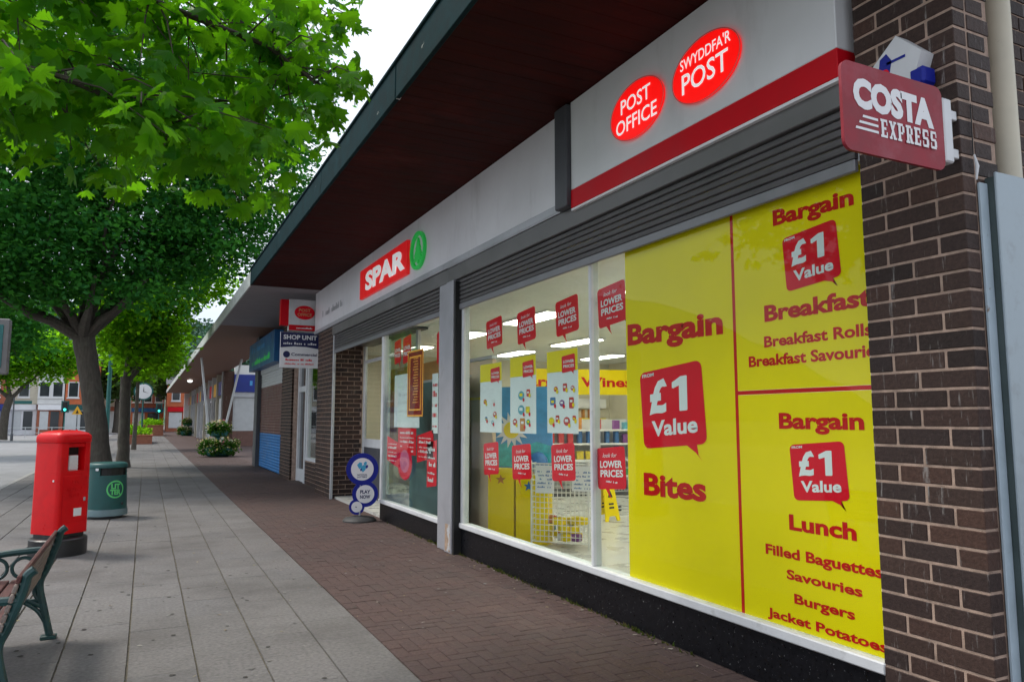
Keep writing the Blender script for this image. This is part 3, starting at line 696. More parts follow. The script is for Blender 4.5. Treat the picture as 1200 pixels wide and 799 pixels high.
# cardboard display
fd = Frame((4.42, 9.55, .05), (math.cos(R(-42)), math.sin(R(-42)), 0))
t = thing('summer_display', 'yellow cardboard display with a big sun, sea and starfish artwork', 'display stand', (4.5, 8.9, .05))
obj('header_board', MB().prism(fd, rect(0, .82, .95, 2.1), -.03, 0), mt['skyblue'], t)
obj('sea_band', MB().flat(fd, [(0.004, 1.0), (.816, 1.0), (.816, 1.28), (.6, 1.34), (.4, 1.27), (.2, 1.33), (.004, 1.28)], .002), mt['sea'], t)
sun_pts = []
for k in range(28):
    a = 2 * math.pi * k / 28; rr_ = .30 if k % 2 == 0 else .17; sun_pts.append((.24 + rr_ * .85 * math.cos(a), 1.50 + rr_ * .85 * math.sin(a)))
obj('sun_rays', MB().flat(fd, sun_pts, .003), mt['pale'], t)
obj('sun_disc', MB().flat(fd, ell(.24, 1.50, .115, .115, 24), .005), mt['yellow'], t)
for a, b, h in ((0.0, .36, .98), (.39, .82, .90)):
    bx_ = obj('yellow_bin', MB().prism(fd, rect(a, b, 0, h), 0.01, .32), mt['yellow'], t)
    sp = [(a + .18 + (.075 if k % 2 == 0 else .03) * math.cos(R(36 * k + 90)), h - .14 + (.075 if k % 2 == 0 else .03) * math.sin(R(36 * k + 90))) for k in range(10)]
    obj('starfish', MB().flat(fd, sp, .323), PROD[5] if a == 0 else PROD[1], bx_)
t = thing('beach_ball', 'striped blue beach ball picture piece over the yellow display', 'beach ball', (4.82, 9.02, 1.0))
q = MB().lathe(4.82, 9.02, [(.001, .96), (.07, .98), (.12, 1.04), (.14, 1.11), (.12, 1.18), (.07, 1.24), (.001, 1.26)], 20, capb=False, capt=False); obj('ball', q, PROD[1], t, True)
# wire basket
t = thing('wire_basket', 'tall white wire dump basket with two paper notices inside the window', 'basket', (4.8, 8.6, .05))
def wire_panel(fr, w_, h_):
    q = MB()
    n = max(3, int(w_ / .06))
    for k in range(n + 1): q.tube([fr.p(w_ * k / n, 0), fr.p(w_ * k / n, h_)], .0045 if 0 < k < n else .01, 5)
    for k in range(int(h_ / .07) + 1): q.tube([fr.p(0, h_ * k / int(h_ / .07)), fr.p(w_, h_ * k / int(h_ / .07))], .0045 if 0 < k < int(h_ / .07) else .009, 5)
    return q
bx0, by0 = 4.60, 8.80; BW, BD, BHt = .78, .55, 1.0
r1 = Vector((math.cos(R(-48)), math.sin(R(-48)), 0)); r2 = Vector((-r1.y, r1.x, 0))
o0 = Vector((bx0, by0, .12))
for o_, r_, w_ in ((o0, r1, BW), (o0, r2, BD), (o0 + r2 * BD, r1, BW), (o0 + r1 * BW, r2, BD)):
    obj('wire_side', wire_panel(Frame(o_, r_), w_, BHt), mt['wire'], t)
q = MB()
for a, b in ((0, 0), (BW, 0), (0, BD), (BW, BD)):
    p_ = o0 + r1 * a + r2 * b; q.tube([(p_.x, p_.y, .05), (p_.x, p_.y, 1.16)], .013, 6)
obj('posts', q, mt['wire'], t)
fn = Frame(o0, r1)
for a, b, c, d in ((.06, .32, .62, .98), (.56, .84, .66, .98)):
    nn = obj('notice', MB().prism(fn, rect(a, b, c, d), .012, .015), mt['paper'], t)
    mb = MB()
    for k in range(5): strokes(mb, fn, a + .03, b - .03, d - .09 - k * .05, .022, .017, k)
    obj('print', mb, PROD[1], nn)
for k in range(26):
    p_ = o0 + r1 * rnd.uniform(.1, BW - .15) + r2 * rnd.uniform(.1, BD - .12)
    z = .13 + (k // 9) * .1
    q = MB(); a = rnd.uniform(0, 3); ca, sa = math.cos(a), math.sin(a)
    q.box(-.07, .07, -.05, .05, 0, .09, .008); q.v = [(p_.x + x * ca - y_ * sa, p_.y + x * sa + y_ * ca, z + zz) for x, y_, zz in q.v]
    o = obj('snack_packet', q, mt['yellow'] if k % 3 else PROD[k % 8]); tag(o, 'small packet lying in the bottom of the wire basket', 'packet', 'packets in the wire basket')
# wet floor sign
t = thing('wet_floor_sign', 'yellow folding wet floor sign on the pale shop floor', 'floor sign', (6.9, 10.5, .05))
for s_ in (-1, 1):
    fw_ = Frame((6.9, 10.5 + s_ * .16, .05), (1, .25, 0), (0, -s_ * .22, 1))
    lf = obj('leaf', MB().prism(fw_, [(-.17, 0), (-.11, 0), (-.08, .08), (.08, .08), (.11, 0), (.17, 0), (.11, .68), (.05, .72), (-.05, .72), (-.11, .68)][::1], -.012, .012), mt['yellow'], t)
    mb = MB().flat(fw_, [(-.06, .38), (.06, .38), (0, .52)], .014).flat(fw_, rect(-.06, .06, .26, .29), .014).flat(fw_, rect(-.06, .06, .2, .23), .014); obj('print', mb, mt['dullblack'], lf)
t = thing('basket_trolley', 'grey shopping trolley standing by the shelves', 'trolley', (7.6, 11.2, .05))
# shelving
goods = [mesh_of('packet', MB().box(-w_ / 2, w_ / 2, -.06, .06, 0, h_, .006), PROD[i % 8]) for i, (w_, h_) in enumerate([(.12, .22), (.09, .28), (.16, .18), (.1, .24), (.2, .14), (.08, .26), (.14, .2), (.11, .16)] * 2)]
def shelving(label, o, ang, length, levels, top, deep=.45, mat_='shut_white', lit=False):
    fr = Frame(o, (math.cos(R(ang)), math.sin(R(ang)), 0)); t = thing('shelf_unit', label, 'shelf unit', o)
    obj('back_panel', MB().prism(fr, rect(0, length, 0, top), -deep - .03, -deep), mt[mat_], t)
    obj('plinth', MB().prism(fr, rect(0, length, 0, .12), -deep + .001, 0), mt['alud'], t)
    n = int(length / 1.0)
    for k in range(n + 1): obj('upright', MB().prism(fr, rect(length * k / n - .015, length * k / n + .015, .121, top), -deep + .001, -deep + .03), mt['alu'], t)
    for z in levels:
        sh = obj('shelf', MB().prism(fr, rect(0.02, length - .02, z, z + .025), -deep + .031, -.01), mt[mat_], t)
        obj('price_strip', MB().prism(fr, rect(.02, length - .02, z - .01, z + .03), -.009, 0), mt['yellow'] if z > 1.4 else mt['pale'], sh)
        x = .08
        while x < length - .12:
            me = goods[rnd.randrange(16)]; run = rnd.randint(2, 5)
            for _ in range(run):
                if x > length - .12: break
                q = fr.p(x, z + .0255, -.14)
                if rnd.random() < .93:
                    g_ = bpy.data.objects.new('grocery_packet', me); col.objects.link(g_); g_.location = q; g_.rotation_euler = (0, 0, R(ang + rnd.uniform(-4, 4)))
                    tag(g_, 'small bright grocery packet on ' + label.split(' with')[0], 'packet', 'groceries on ' + label.split(' with')[0])
                x += .215
    if lit: obj('lit_header', MB().prism(fr, rect(0, length, top - .28, top), -.2, 0), mt['pale'], t)
    return t
shelving('white wall shelving along the back of the shop with lit header', (6.2, 18.85, .05), 0, 6.2, (.45, .85, 1.25, 1.65), 2.25, lit=True)
shelving('free-standing grocery shelving in mid shop with yellow price strips', (7.4, 14.2, .05), -12, 3.6, (.4, .75, 1.1, 1.4), 1.65)
shelving('low grocery shelving behind the wet floor sign with mixed stock', (8.3, 11.0, .05), -25, 2.8, (.4, .75, 1.1), 1.45)
# trolley
q = MB()
for k in range(9):
    u = k / 8; q.tube([(7.35 + .5 * u, 11.0, .45), (7.3 + .58 * u, 10.95, 1.0)], .006, 5); q.tube([(7.35 + .5 * u, 11.5, .45), (7.3 + .58 * u, 11.55, 1.0)], .006, 5)
for z, e in ((.45, 0), (.65, .02), (.85, .04), (1.0, .05)):
    q.tube([(7.35 - e, 11 - e, z), (7.85 + e, 11 - e, z), (7.85 + e, 11.5 + e, z), (7.35 - e, 11.5 + e, z), (7.35 - e, 11 - e, z)], .008, 5)
obj('basket', q, mt['alu'], t)
obj('chassis', MB().tube([(7.4, 11.05, .15), (7.8, 11.05, .15), (7.8, 11.45, .15), (7.4, 11.45, .15), (7.4, 11.05, .15)], .014, 6).tube([(7.4, 11.05, .15), (7.36, 11.02, .46)], .014, 6).tube([(7.4, 11.45, .15), (7.36, 11.48, .46)], .014, 6), mt['alu'], t)
obj('handle', MB().tube([(7.28, 10.95, 1.04), (7.28, 11.55, 1.04)], .018, 8), mt['redtext'], t)
for a in (7.42, 7.78):
    for b in (11.07, 11.43): obj('wheel', MB().lathe(a, b, [(.02, .05), (.03, .06), (.03, .13), (.02, .14)], 10), mt['rubber'], t)
# hanging banner
t = thing('hanging_banner', 'yellow Bargain Wines banner hanging over the shop aisle', 'banner', (8.0, 13.2, 2.35))
fz = Frame((6.55, 13.4, 0), (math.cos(R(-12)), math.sin(R(-12)), 0))
obj('sheet', MB().prism(fz, rect(0, 2.8, 2.2, 2.72), -.01, .01), mt['yellow'], t)
mb = MB(); text(mb, 'Bargain Wines', fz, .15, 2.6, 2.36, .2, .012, .03); obj('lettering', mb, mt['redtext'], t)
obj('hanging_wires', MB().tube([fz.p(.2, 2.72), fz.p(.2, 3.36)], .004, 5).tube([fz.p(2.6, 2.72), fz.p(2.6, 3.36)], .004, 5), mt['alu'], t)
t = thing('security_dome', 'small dark camera dome on the shop ceiling', 'camera dome', (6.6, 9.4, 3.3))
obj('dome', MB().lathe(6.6, 9.4, [(.03, 3.2), (.07, 3.23), (.085, 3.29)], 16), mt['dullblack'], t, True); obj('mount', MB().lathe(6.6, 9.4, [(.1, 3.29), (.1, 3.36)], 16), mt['pale'], t)

# second window: posters and the lit sign
fw2 = west(3.70)
def sheet(name, label, cat, ya, yb, z0, z1, m, group=None):
    t = thing(name, label, cat, (3.7, (ya + yb) / 2, z0), group); obj('sheet', MB().box(3.70, 3.702, yb, ya, z0, z1), m, t); return t
t = sheet('pale_poster', 'plain pale blue white poster in the far shop window', 'poster', 11.99, 10.72, 1.57, 2.42, mt['paper'])
mb = MB()
for k in range(4): strokes(mb, fw2, -11.8, -10.95, 2.2 - k * .13, .05, .001, 20 + k)
obj('print', mb, mt['fascia'], t)
t = thing('lit_window_sign', 'red sign with gold glowing border hanging in the far shop window', 'sign', (3.69, 10.9, 1.74))
obj('face', MB().prism(fw2, rect(-11.28, -10.55, 1.74, 2.76), .003, .006), M('dark_red_face', (.26, .004, .006), .5, .2, 6), t)
for k, a in enumerate((.0, .09)):
    q = MB()
    for x0, x1, z0, z1 in ((-11.28 + a, -10.55 - a, 1.74 + a, 1.765 + a), (-11.28 + a, -10.55 - a, 2.735 - a, 2.76 - a), (-11.28 + a, -11.255 + a, 1.766 + a, 2.734 - a), (-10.575 - a, -10.55 - a, 1.766 + a, 2.734 - a)):
        q.prism(fw2, rect(x0, x1, z0, z1), .006, .012)
    obj('gold_border', q, mt['gold'], t)
q = MB()
for k in range(17): q.prism(fw2, rect(-11.02 + .03 * (k % 3), -10.78 - .02 * (k % 2), 1.95 + k * .042, 1.962 + k * .042), .006, .01)
obj('gold_bars', q, mt['gold'], t)
for ya, yb, z0, z1, wh in ((12.02, 11.68, 2.62, 3.0, 'far shop window, left one of the pair'), (11.56, 11.16, 2.60, 3.02, 'far shop window, right one of the pair'), (9.985, 9.91, 2.5, 2.93, 'far shop window, half hidden by the metal pilaster')):
    t = thing('price_bubble', 'red price bubble in the ' + wh, 'sticker', (3.7, ya, z0), 'red price bubbles on the window')
    a, tl = bubble(fw2, -ya, -yb, z1, z0, .03, .2); obj('card', MB().prism(fw2, a, 0, .003).prism(fw2, tl, 0, .0025), mt['red'], t)
    if ya > 10:
        mb = MB(); text(mb, 'LOWER', fw2, -ya + .1 * (ya - yb), -yb - .06 * (ya - yb), z0 + .48 * (z1 - z0), .16 * (z1 - z0), .0045, .03)
        text(mb, 'PRICES', fw2, -ya + .1 * (ya - yb), -yb - .06 * (ya - yb), z0 + .26 * (z1 - z0), .16 * (z1 - z0), .0045, .03); obj('lettering', mb, mt['pale'], t)
k = 0
for ya, yb, z0, z1, sl, lab in ((12.35, 11.75, 1.02, 1.42, -.1, 'small red offer card at the far end of the far shop window'), (11.75, 10.85, 1.15, 1.56, 0, 'wide red offer card under the pale poster'), (10.80, 10.1, 1.05, 1.45, .1, 'red and white offer card under the lit sign'), (10.35, 9.95, .72, 1.36, .05, 'tall red and white card beside the metal pilaster'), (10.16, 9.92, 1.5, 2.35, 0, 'white and red strip poster beside the metal pilaster')):
    t = thing('offer_card', lab, 'poster', (3.7, (ya + yb) / 2, z0), 'red cards in the far shop window')
    w_ = ya - yb
    obj('card', MB().prism(fw2, [(-ya, z0), (-yb, z0 + sl), (-yb, z1 + sl), (-ya, z1)], .0, .002), mt['red'] if k < 4 else mt['paper'], t)
    mb = MB()
    for j in range(5): strokes(mb, fw2, -ya + .12 * w_, -yb - .12 * w_, z0 + sl * .5 + (.10 + .17 * j) * (z1 - z0), (.05 + .05 * ((j + k) % 2)) * (z1 - z0), .004, 60 + 7 * k + j)
    obj('print', mb, mt['pale'] if k < 4 else mt['red'], t); k += 1
t = thing('reflection_board', 'added teal board standing in for reflections in the far shop window', 'partition', (4.15, 11.3, .05))
obj('board', MB().box(4.13, 4.18, 9.9, 12.45, .06, 2.3, .006), M('teal_reflection', (.10, .19, .19), .6, .15, 2), t); obj('top_rail', MB().box(4.12, 4.19, 9.88, 12.47, 2.302, 2.34), mt['alu'], t)  # added board: its teal imitates reflections in the far window
t = thing('red_disc_reflection', 'painted reflection of a round red disc with pale middle low in the far shop window', 'sticker', (3.7, 11.3, .9))
obj('disc', MB().prism(fw2, ell(-11.38, 1.02, .36, .27, 36), .004, .006), mt['red'], t); obj('middle', MB().flat(fw2, ell(-11.38, 1.04, .24, .18, 30), .008), M('pink_reflection', (.62, .12, .22), .5, .1, 5), t)  # round red reflection in the glass, painted as flat discs
t = thing('notice_board', 'orange notice board on the wall inside the entrance', 'notice board', (5.1, 15.5, .9))
obj('board', MB().box(5.10, 5.14, 13.3, 16.9, .9, 2.85, .006), mt['orange'], t)
for a, b, c, d, m_ in ((14.5, 14.9, 1.4, 1.75, 'paper'), (15.5, 15.9, 1.3, 1.6, 'paper'), (15.0, 15.25, 1.95, 2.3, 'yellow')): obj('pinned_notice', MB().box(5.094, 5.098, a, b, c, d), mt[m_], t)

# ------------------------------------------------------------------ projecting signs, alarm box, pipe
t = thing('coffee_sign', 'maroon projecting sign reading COSTA EXPRESS fixed to the brick pier', 'sign', (3.2, 2.28, 3.0))
fc = south(2.24)
obj('panel', MB().prism(fc, rrect(2.765, 3.475, 2.91, 3.335, .05), -.016, 0), mt['costa'], t)
mb = MB(); text(mb, 'COSTA', fc, 2.835, 3.40, 3.12, .145, .002, .062, slope=-.02)
def serif(mb, s, x0, x1, y0, h, d):
    """slab-serif capitals from bars"""
    n = len(s); w_ = (x1 - x0) / n; T = .024 * h / .1; th_ = .011 * h / .1
    lay = [d]
    def nx(): lay[0] += .00015; return lay[0]
    for i, ch in enumerate(s):
        x = x0 + i * w_; W = w_ * .89
        def r(a, b, c, e): mb.flat(fc, rect(x + a * W, x + b * W, y0 + c * h, y0 + e * h), nx())
        def dg(a, c, b, e, t_=.2): mb.flat(fc, [(x + a * W, y0 + c * h), (x + (a + t_) * W, y0 + c * h), (x + (b + t_) * W, y0 + e * h), (x + b * W, y0 + e * h)], nx())
        if ch == 'E': r(.12, .44, 0, 1); r(0, .9, 0, .14); r(0, .9, .86, 1); r(.44, .74, .43, .57); r(.76, .9, .14, .32); r(.76, .9, .68, .86)
        if ch == 'X': dg(.62, 0, .06, 1, .32); dg(.06, 0, .70, 1, .2); r(0, .44, .88, 1); r(.6, .98, .88, 1); r(0, .38, 0, .12); r(.54, .98, 0, .12)
        if ch in 'PR':
            r(.12, .44, 0, 1); r(0, .54, 0, .12); r(0, .74, .86, 1); r(.44, .74, .40, .52); r(.64, .92, .52, .86)
        if ch == 'R': dg(.60, 0, .42, .44, .32); r(.62, 1, 0, .12)
        if ch == 'S': r(.1, .86, .86, 1); r(.06, .36, .54, .86); r(.12, .82, .43, .57); r(.6, .92, .12, .46); r(.1, .84, 0, .14); r(.76, .88, .66, .9); r(.06, .18, .06, .34)
serif(mb, 'EXPRESS', 3.01, 3.415, 3.005, .088, .002)
for k, (a, b) in enumerate(((2.89, 2.995), (2.865, 2.995), (2.84, 2.995))): mb.flat(fc, [(a, 3.078 - k * .03), (b, 3.076 - k * .03), (b, 3.088 - k * .03), (a + .005, 3.09 - k * .03)], .002)
obj('lettering', mb, mt['pale'], t)
obj('bracket', MB().box(3.477, 3.545, 2.236, 2.30, 2.96, 3.29, .008).box(3.546, 3.619, 2.26, 2.29, 3.0, 3.05, .004).box(3.546, 3.619, 2.26, 2.29, 3.2, 3.25, .004), mt['pvc'], t)
t = thing('alarm_box', 'small white and blue security alarm box on the brick pier above the maroon sign', 'alarm box', (3.6, 2.5, 3.4))
fa = west(3.62)
pent = [(-2.68, 3.44), (-2.42, 3.44), (-2.36, 3.60), (-2.50, 3.745), (-2.66, 3.62)]
obj('case', MB().prism(fa, pent, 0, .10), mt['pvc'], t)
obj('blue_strobe', MB().box(3.515, 3.615, 2.35, 2.435, 3.425, 3.52, .012), mt['lblue'], t)
mb = MB().flat(fa, [(-2.63, 3.53), (-2.55, 3.53), (-2.53, 3.62), (-2.56, 3.67), (-2.6, 3.65), (-2.61, 3.59)], .102).flat(fa, rect(-2.56, -2.45, 3.605, 3.62), .102); text(mb, 'AGIA', fa, -2.6, -2.44, 3.465, .03, .102, .02); obj('emblem', mb, mt['lblue'], t)
obj('emblem_shield', MB().flat(fa, ell(-2.575, 3.555, .03, .03, 16), .104), mt['red'], t)
t = thing('drain_pipe', 'cream rainwater downpipe running down beside the brick pier', 'pipe', (4.375, 2.465, 2.6))
obj('shaft', MB().tube([(4.375, 2.465, 2.6), (4.375, 2.465, 4.85)], .074, 28), mt['cream'], t, True)
obj('clip', MB().lathe(4.375, 2.465, [(.08, 4.45), (.08, 4.49)], 28), mt['cream'], t)
t = thing('steel_casing', 'grey blue steel casing boxing in the foot of the cream downpipe', 'casing', (4.1, 2.2, 0))
obj('box', MB().box(3.785, 4.9, 2.185, 2.2, 0, 2.94, .004), mt['steel'], t)
obj('side_return', MB().box(3.79, 4.88, 2.2005, 2.246, 0, 2.92), mt['steeld'], t)  # side return coloured darker and greener than the casing front
obj('flange', MB().box(3.725, 3.789, 2.232, 2.2475, 0, 2.89, .003), mt['rust'], t)
t = thing('cable_tag', 'short white cable tag hanging on the side of the brick pier', 'cable', (3.7, 2.24, 2.9))
obj('tag', MB().tube([(3.70, 2.235, 3.03), (3.71, 2.23, 2.97), (3.705, 2.235, 2.90)], [.004, .010, .004], 8), mt['pvc'], t, True); obj('wire', MB().tube([(3.70, 2.24, 3.03), (3.71, 2.243, 3.3)], .003, 5), mt['dullblack'], t)

# the hanging post office sign and the shop unit board
t = thing('post_office_sign', 'white projecting box sign with red post oval under the canopy', 'sign', (3.2, 18.4, 3.9))
fo = south(18.35)
obj('box', MB().box(2.99, 3.66, 18.352, 18.55, 3.83, 4.60, .01), mt['pvc'], t)
obj('red_end', MB().box(2.80, 2.988, 18.36, 18.54, 3.95, 4.58), mt['stripe'], t)
ov = obj('oval', MB().prism(fo, ell(3.36, 4.28, .24, .17, 40), 0, .01), mt['red'], t)
mb = MB(); text(mb, 'POST', fo, 3.22, 3.50, 4.30, .075, .012, .02); text(mb, 'OFFICE', fo, 3.19, 3.53, 4.19, .075, .012, .02); obj('lettering', mb, M('dull_gold_print', (.55, .30, .14), .5, .05, 3), ov)
sb = obj('lower_band', MB().prism(fo, rect(2.995, 3.655, 3.835, 3.97), 0, .006), mt['stripe'], t)
mb = MB(); strokes(mb, fo, 3.15, 3.55, 3.88, .04, .008, 8); obj('print', mb, mt['pale'], sb)
t = thing('to_let_board', 'navy and white board reading SHOP UNIT below the post office sign', 'sign board', (3.1, 18.2, 3.0))
fo = south(18.22)
obj('board', MB().box(2.79, 3.715, 18.222, 18.26, 2.92, 3.775, .004), mt['pale'], t)
nv = obj('navy_band', MB().prism(fo, [(2.795, 3.40), (3.1, 3.435), (3.4, 3.43), (3.71, 3.385), (3.71, 3.77), (2.795, 3.77)], 0, .004), mt['navy'], t)
mb = MB(); text(mb, 'SHOP UNIT', fo, 2.86, 3.65, 3.60, .11, .006, .035); strokes(mb, fo, 2.86, 3.65, 3.48, .055, .006, 9); obj('lettering', mb, mt['pale'], nv)
mb = MB().flat(fo, ell(2.94, 3.24, .08, .08, 24), .004); text(mb, 'Commercial', fo, 3.05, 3.66, 3.21, .07, .004, .02); obj('logo', mb, mt['navy'], t)
mb = MB(); strokes(mb, fo, 2.92, 3.58, 3.09, .05, .004, 10); strokes(mb, fo, 2.9, 3.58, 3.0, .035, .004, 11); obj('print', mb, mt['red'], t)

# ------------------------------------------------------------------ next shop units along the row
u2 = thing('closed_shop_unit', 'small brick shop unit with white framed window and brown and blue shutter', 'shop', (5, 23, 0))
obj('riser_wall', MB().box(3.868, 4.05, 17.92, 20.4, 0, .62), mt['mortar'], u2)
rw = u2.children[-1]; brick_face('w', 3.86, 17.92, 20.4, 0, .60, .06, 0, rw, True)
wf = obj('window_frame', MB().box(3.84, 3.98, 17.95, 20.35, .622, .70).box(3.86, 3.96, 17.95, 18.1, .701, 3.4).box(3.86, 3.96, 20.22, 20.35, .701, 3.4).box(3.86, 3.96, 18.101, 20.219, 3.3, 3.4), mt['pvc'], u2)
obj('pane', MB().box(3.905, 3.915, 18.1, 20.22, .7, 3.3), mt['glass'], wf)
dr = obj('door', MB().box(3.84, 3.96, 20.4, 20.55, 0, 3.4).box(3.84, 3.96, 21.45, 21.62, 0, 3.4).box(3.85, 3.95, 20.551, 21.449, 2.45, 2.6).box(3.85, 3.95, 20.551, 21.449, .02, .35), mt['pvc'], u2)
obj('pane', MB().box(3.9, 3.91, 20.55, 21.45, .35, 2.45), mt['dglass'], dr); obj('pane', MB().box(3.9, 3.91, 20.55, 21.45, 2.6, 3.4), mt['dglass'], dr)
pr = obj('dark_pier', MB().box(3.678, 4.1, 21.66, 23.4, 0, 4.7), mt['mortar'], u2); brick_face('w', 3.67, 21.66, 23.4, 0, 4.7, .06, .2, pr, True)
obj('head_panel', MB().box(3.80, 4.1, 17.95, 21.65, 3.41, 4.74), mt['alud'], u2)
obj('white_wall_inside', MB().box(6.0, 6.1, 17.9, 21.6, 0, 3.4), mt['iwall'], u2)
sh = obj('roller_shutter', MB().box(3.70, 4.0, 23.42, 28.4, 3.30, 3.7), mt['shut_white'], u2)
for z0, z1, m_ in ((2.82, 3.30, 'shut_white'), (1.22, 2.82, 'shut_brown'), (.03, 1.22, 'shut_blue')):
    q = MB(); n = int((z1 - z0) / .085); h = (z1 - z0) / n
    for k in range(n): q.add([(3.74, 23.45, z0 + k * h), (3.74, 28.35, z0 + k * h), (3.722, 28.35, z0 + k * h + h * .5), (3.722, 23.45, z0 + k * h + h * .5), (3.74, 23.45, z0 + k * h + h * .97), (3.74, 28.35, z0 + k * h + h * .97)], [(0, 1, 2, 3), (3, 2, 5, 4)])
    obj('shutter_band', q, mt[m_], sh)
obj('end_pier', MB().box(3.60, 4.1, 28.41, 29.2, 0, 4.7), mt['alud'], u2); obj('end_wall', MB().box(4.1, 13, 28.9, 29.2, 0, 4.9), mt['brick'], u2)
obj('backing', MB().box(4.0, 4.1, 23.4, 28.4, 0, 4.74), mt['alud'], u2)
t = thing('blue_fascia_sign', 'blue shop sign box above the brown and blue shutter', 'sign', (3.5, 26.5, 3.45))
obj('panel', MB().box(3.42, 3.95, 23.5, 29.6, 3.46, 4.45, .01), mt['blue'], t)
f = west(3.418); mb = MB(); strokes(mb, f, -29.0, -25.4, 4.08, .22, .003, 31); obj('lettering', mb, mt['skyblue'], t)
mb = MB(); strokes(mb, f, -28.6, -24.2, 3.62, .2, .003, 32); obj('lower_lettering', mb, mt['spar_green'], t)

bk = thing('far_shop_block', 'far brick shop block with blue sign, white shutter and white pilasters', 'shop', (6, 60, 0))
YB, XB = 50.5, 4.35
obj('corner_brickwork', MB().box(XB, 4.95, YB, YB + .6, 0, 4.75), mt['brick'], bk)
obj('end_brickwork', MB().box(4.96, 12, YB + .02, YB + .5, 0, .95), M('brown_riser', (.16, .085, .07), .8, .2, 6), bk)
s2 = obj('white_shutter', MB().box(4.96, 12, YB + .1, YB + .3, .96, 3.1), mt['shut_white'], bk)
mb = MB()
for k in range(16): mb.box(5.05, 11.9, YB + .07, YB + .099, 1.12 + k * .12, 1.12 + k * .12 + .1)
obj('shutter_slats', mb, mt['shut_white'], s2)
obj('shutter_box', MB().box(4.96, 12, YB - .05, YB + .3, 3.101, 3.42), mt['alu'], bk)
obj('blue_sign', MB().box(4.96, 12, YB - .15, YB + .3, 3.421, 4.55, .01), mt['dblue'], bk)
mb = MB(); strokes(mb, south(YB - .152), 5.9, 7.6, 3.85, .3, .003, 12); obj('sign_lettering', mb, mt['skyblue'], bk)
obj('white_parapet', MB().box(4.97, 12, YB - .1, YB + .4, 4.551, 5.15), mt['render'], bk)
obj('shop_wall', MB().box(XB + .25, 12, YB + .61, 95, 0, 4.75), mt['shopdark'], bk)
for k in range(11):
    y0 = 51.3 + k * 4
    obj('pilaster', MB().box(XB - .05, XB + .24, y0, y0 + .3, 0, 4.75), mt['pvc'] if k % 3 != 1 else mt['cream_r'], bk)
    wn = obj('shop_window', MB().box(XB + .12, XB + .24, y0 + .5, y0 + 3.6, .55, 3.1), mt['pvc'] if k % 2 == 0 else mt['alud'], bk)
    obj('pane', MB().box(XB + .10, XB + .119, y0 + .65, y0 + 3.45, .7, 2.95), mt['dglass'] if k % 3 else mt['shut_white'], wn)
    obj('sign_panel', MB().box(XB + .05, XB + .24, y0 + .4, y0 + 3.7, 3.3, 4.2), [mt['dblue'], mt['amber'], mt['stripe'], mt['shopdark']][k % 4], bk)
obj('far_end_wall', MB().box(XB - .4, 12, 95.1, 96, 0, 4.7), mt['render'], bk)
t = thing('canopy_lamp', 'small white lamp under the far canopy', 'lamp', (2.9, 62, 4.6))
obj('bowl', MB().lathe(2.9, 62, [(.05, 4.5), (.16, 4.55), (.2, 4.65)], 16), M('lit_bowl', (.95, .95, .9), .4, 0, 3, emit=1.5), t, True); obj('stem', MB().lathe(2.9, 62, [(.06, 4.65), (.06, 4.75)], 10), mt['alu'], t)

# ------------------------------------------------------------------ post box
PB = Vector((-.93, 11.2, 0)); a45 = R(43)
t = thing('post_box', 'red post box with posting slot and white plate on a black plinth', 'post box', PB)
def rotpb(mb):
    c, s = math.cos(a45), math.sin(a45)
    k = .86; mb.v = [(PB.x + k * (x * c - y_ * s), PB.y + k * (x * s + y_ * c), z) for x, y_, z in mb.v]; return mb
def ring_prism(pr, outline):
    """loft: outline(x,y) scaled per (scale, z)"""
    q = MB(); n = len(outline)
    for k, z in pr: q.v += [(x * k, y_ * k, z) for x, y_ in outline]
    for i in range(len(pr) - 1):
        for j in range(n): q.f.append((i * n + j, i * n + (j + 1) % n, (i + 1) * n + (j + 1) % n, (i + 1) * n + j))
    q.f.append(tuple(range(n))[::-1]); q.f.append(tuple((len(pr) - 1) * n + j for j in range(n))); return q
out = rrect(-.27, .27, -.27, .27, .06, 5)
# front (local -Y): body with a recess for the posting slot
q = ring_prism([(1.0, .27), (1.0, .29), (.985, 1.05)], out); body = obj('body', rotpb(q), mt['post_red'], t, True)
fl = Frame(PB + Vector((0, 0, 0)), (math.cos(a45), math.sin(a45), 0))
FD = .266
# upper front built round the opening
def fbox(x0, x1, z0, z1, d0, d1, c=.0):
    q = MB().box(x0, x1, -d1, -d0, z0, z1, c); return rotpb(q)
o2 = rrect(-.27, .27, -.27, .27, .06, 5); o2 = o2[:18] + [(-.13, -.27), (-.13, -.12), (.15, -.12), (.15, -.27)] + o2[18:]
obj('upper_body', rotpb(ring_prism([(.985, 1.0502), (.978, 1.40)], o2)), mt['post_red'], t, True)
obj('slot_hood', fbox(-.126, .145, 1.345, 1.399, .118, .258, .008), mt['post_red'], t)
obj('slot_mouth', fbox(-.124, .143, 1.245, 1.34, .119, .128), mt['dullblack'], t)
pl_ = obj('collection_plate', fbox(-.06, .09, 1.06, 1.24, .16, .20, .006), mt['paper'], t)
mb = MB()
for k in range(5): strokes(mb, Frame(fl.p(0, 0, .1745), fl.r), -.05, .08, 1.19 - k * .035, .018, 0, 40 + k)
obj('print', mb, mt['fascia'], pl_)
ck = ring_prism([(1.02, 1.402), (1.045, 1.415), (1.045, 1.47), (1.02, 1.495), (.90, 1.525), (.6, 1.55), (.25, 1.56), (.02, 1.562)], rrect(-.27, .27, -.27, .27, .09, 6)); obj('cap', rotpb(ck), mt['post_red'], t, True)
for x in (-.15, -.02, .1): obj('cap_rivet', rotpb(MB().lathe(x, -.12, [(.014, 1.54), (.012, 1.565)], 10)), mt['post_red'], t)
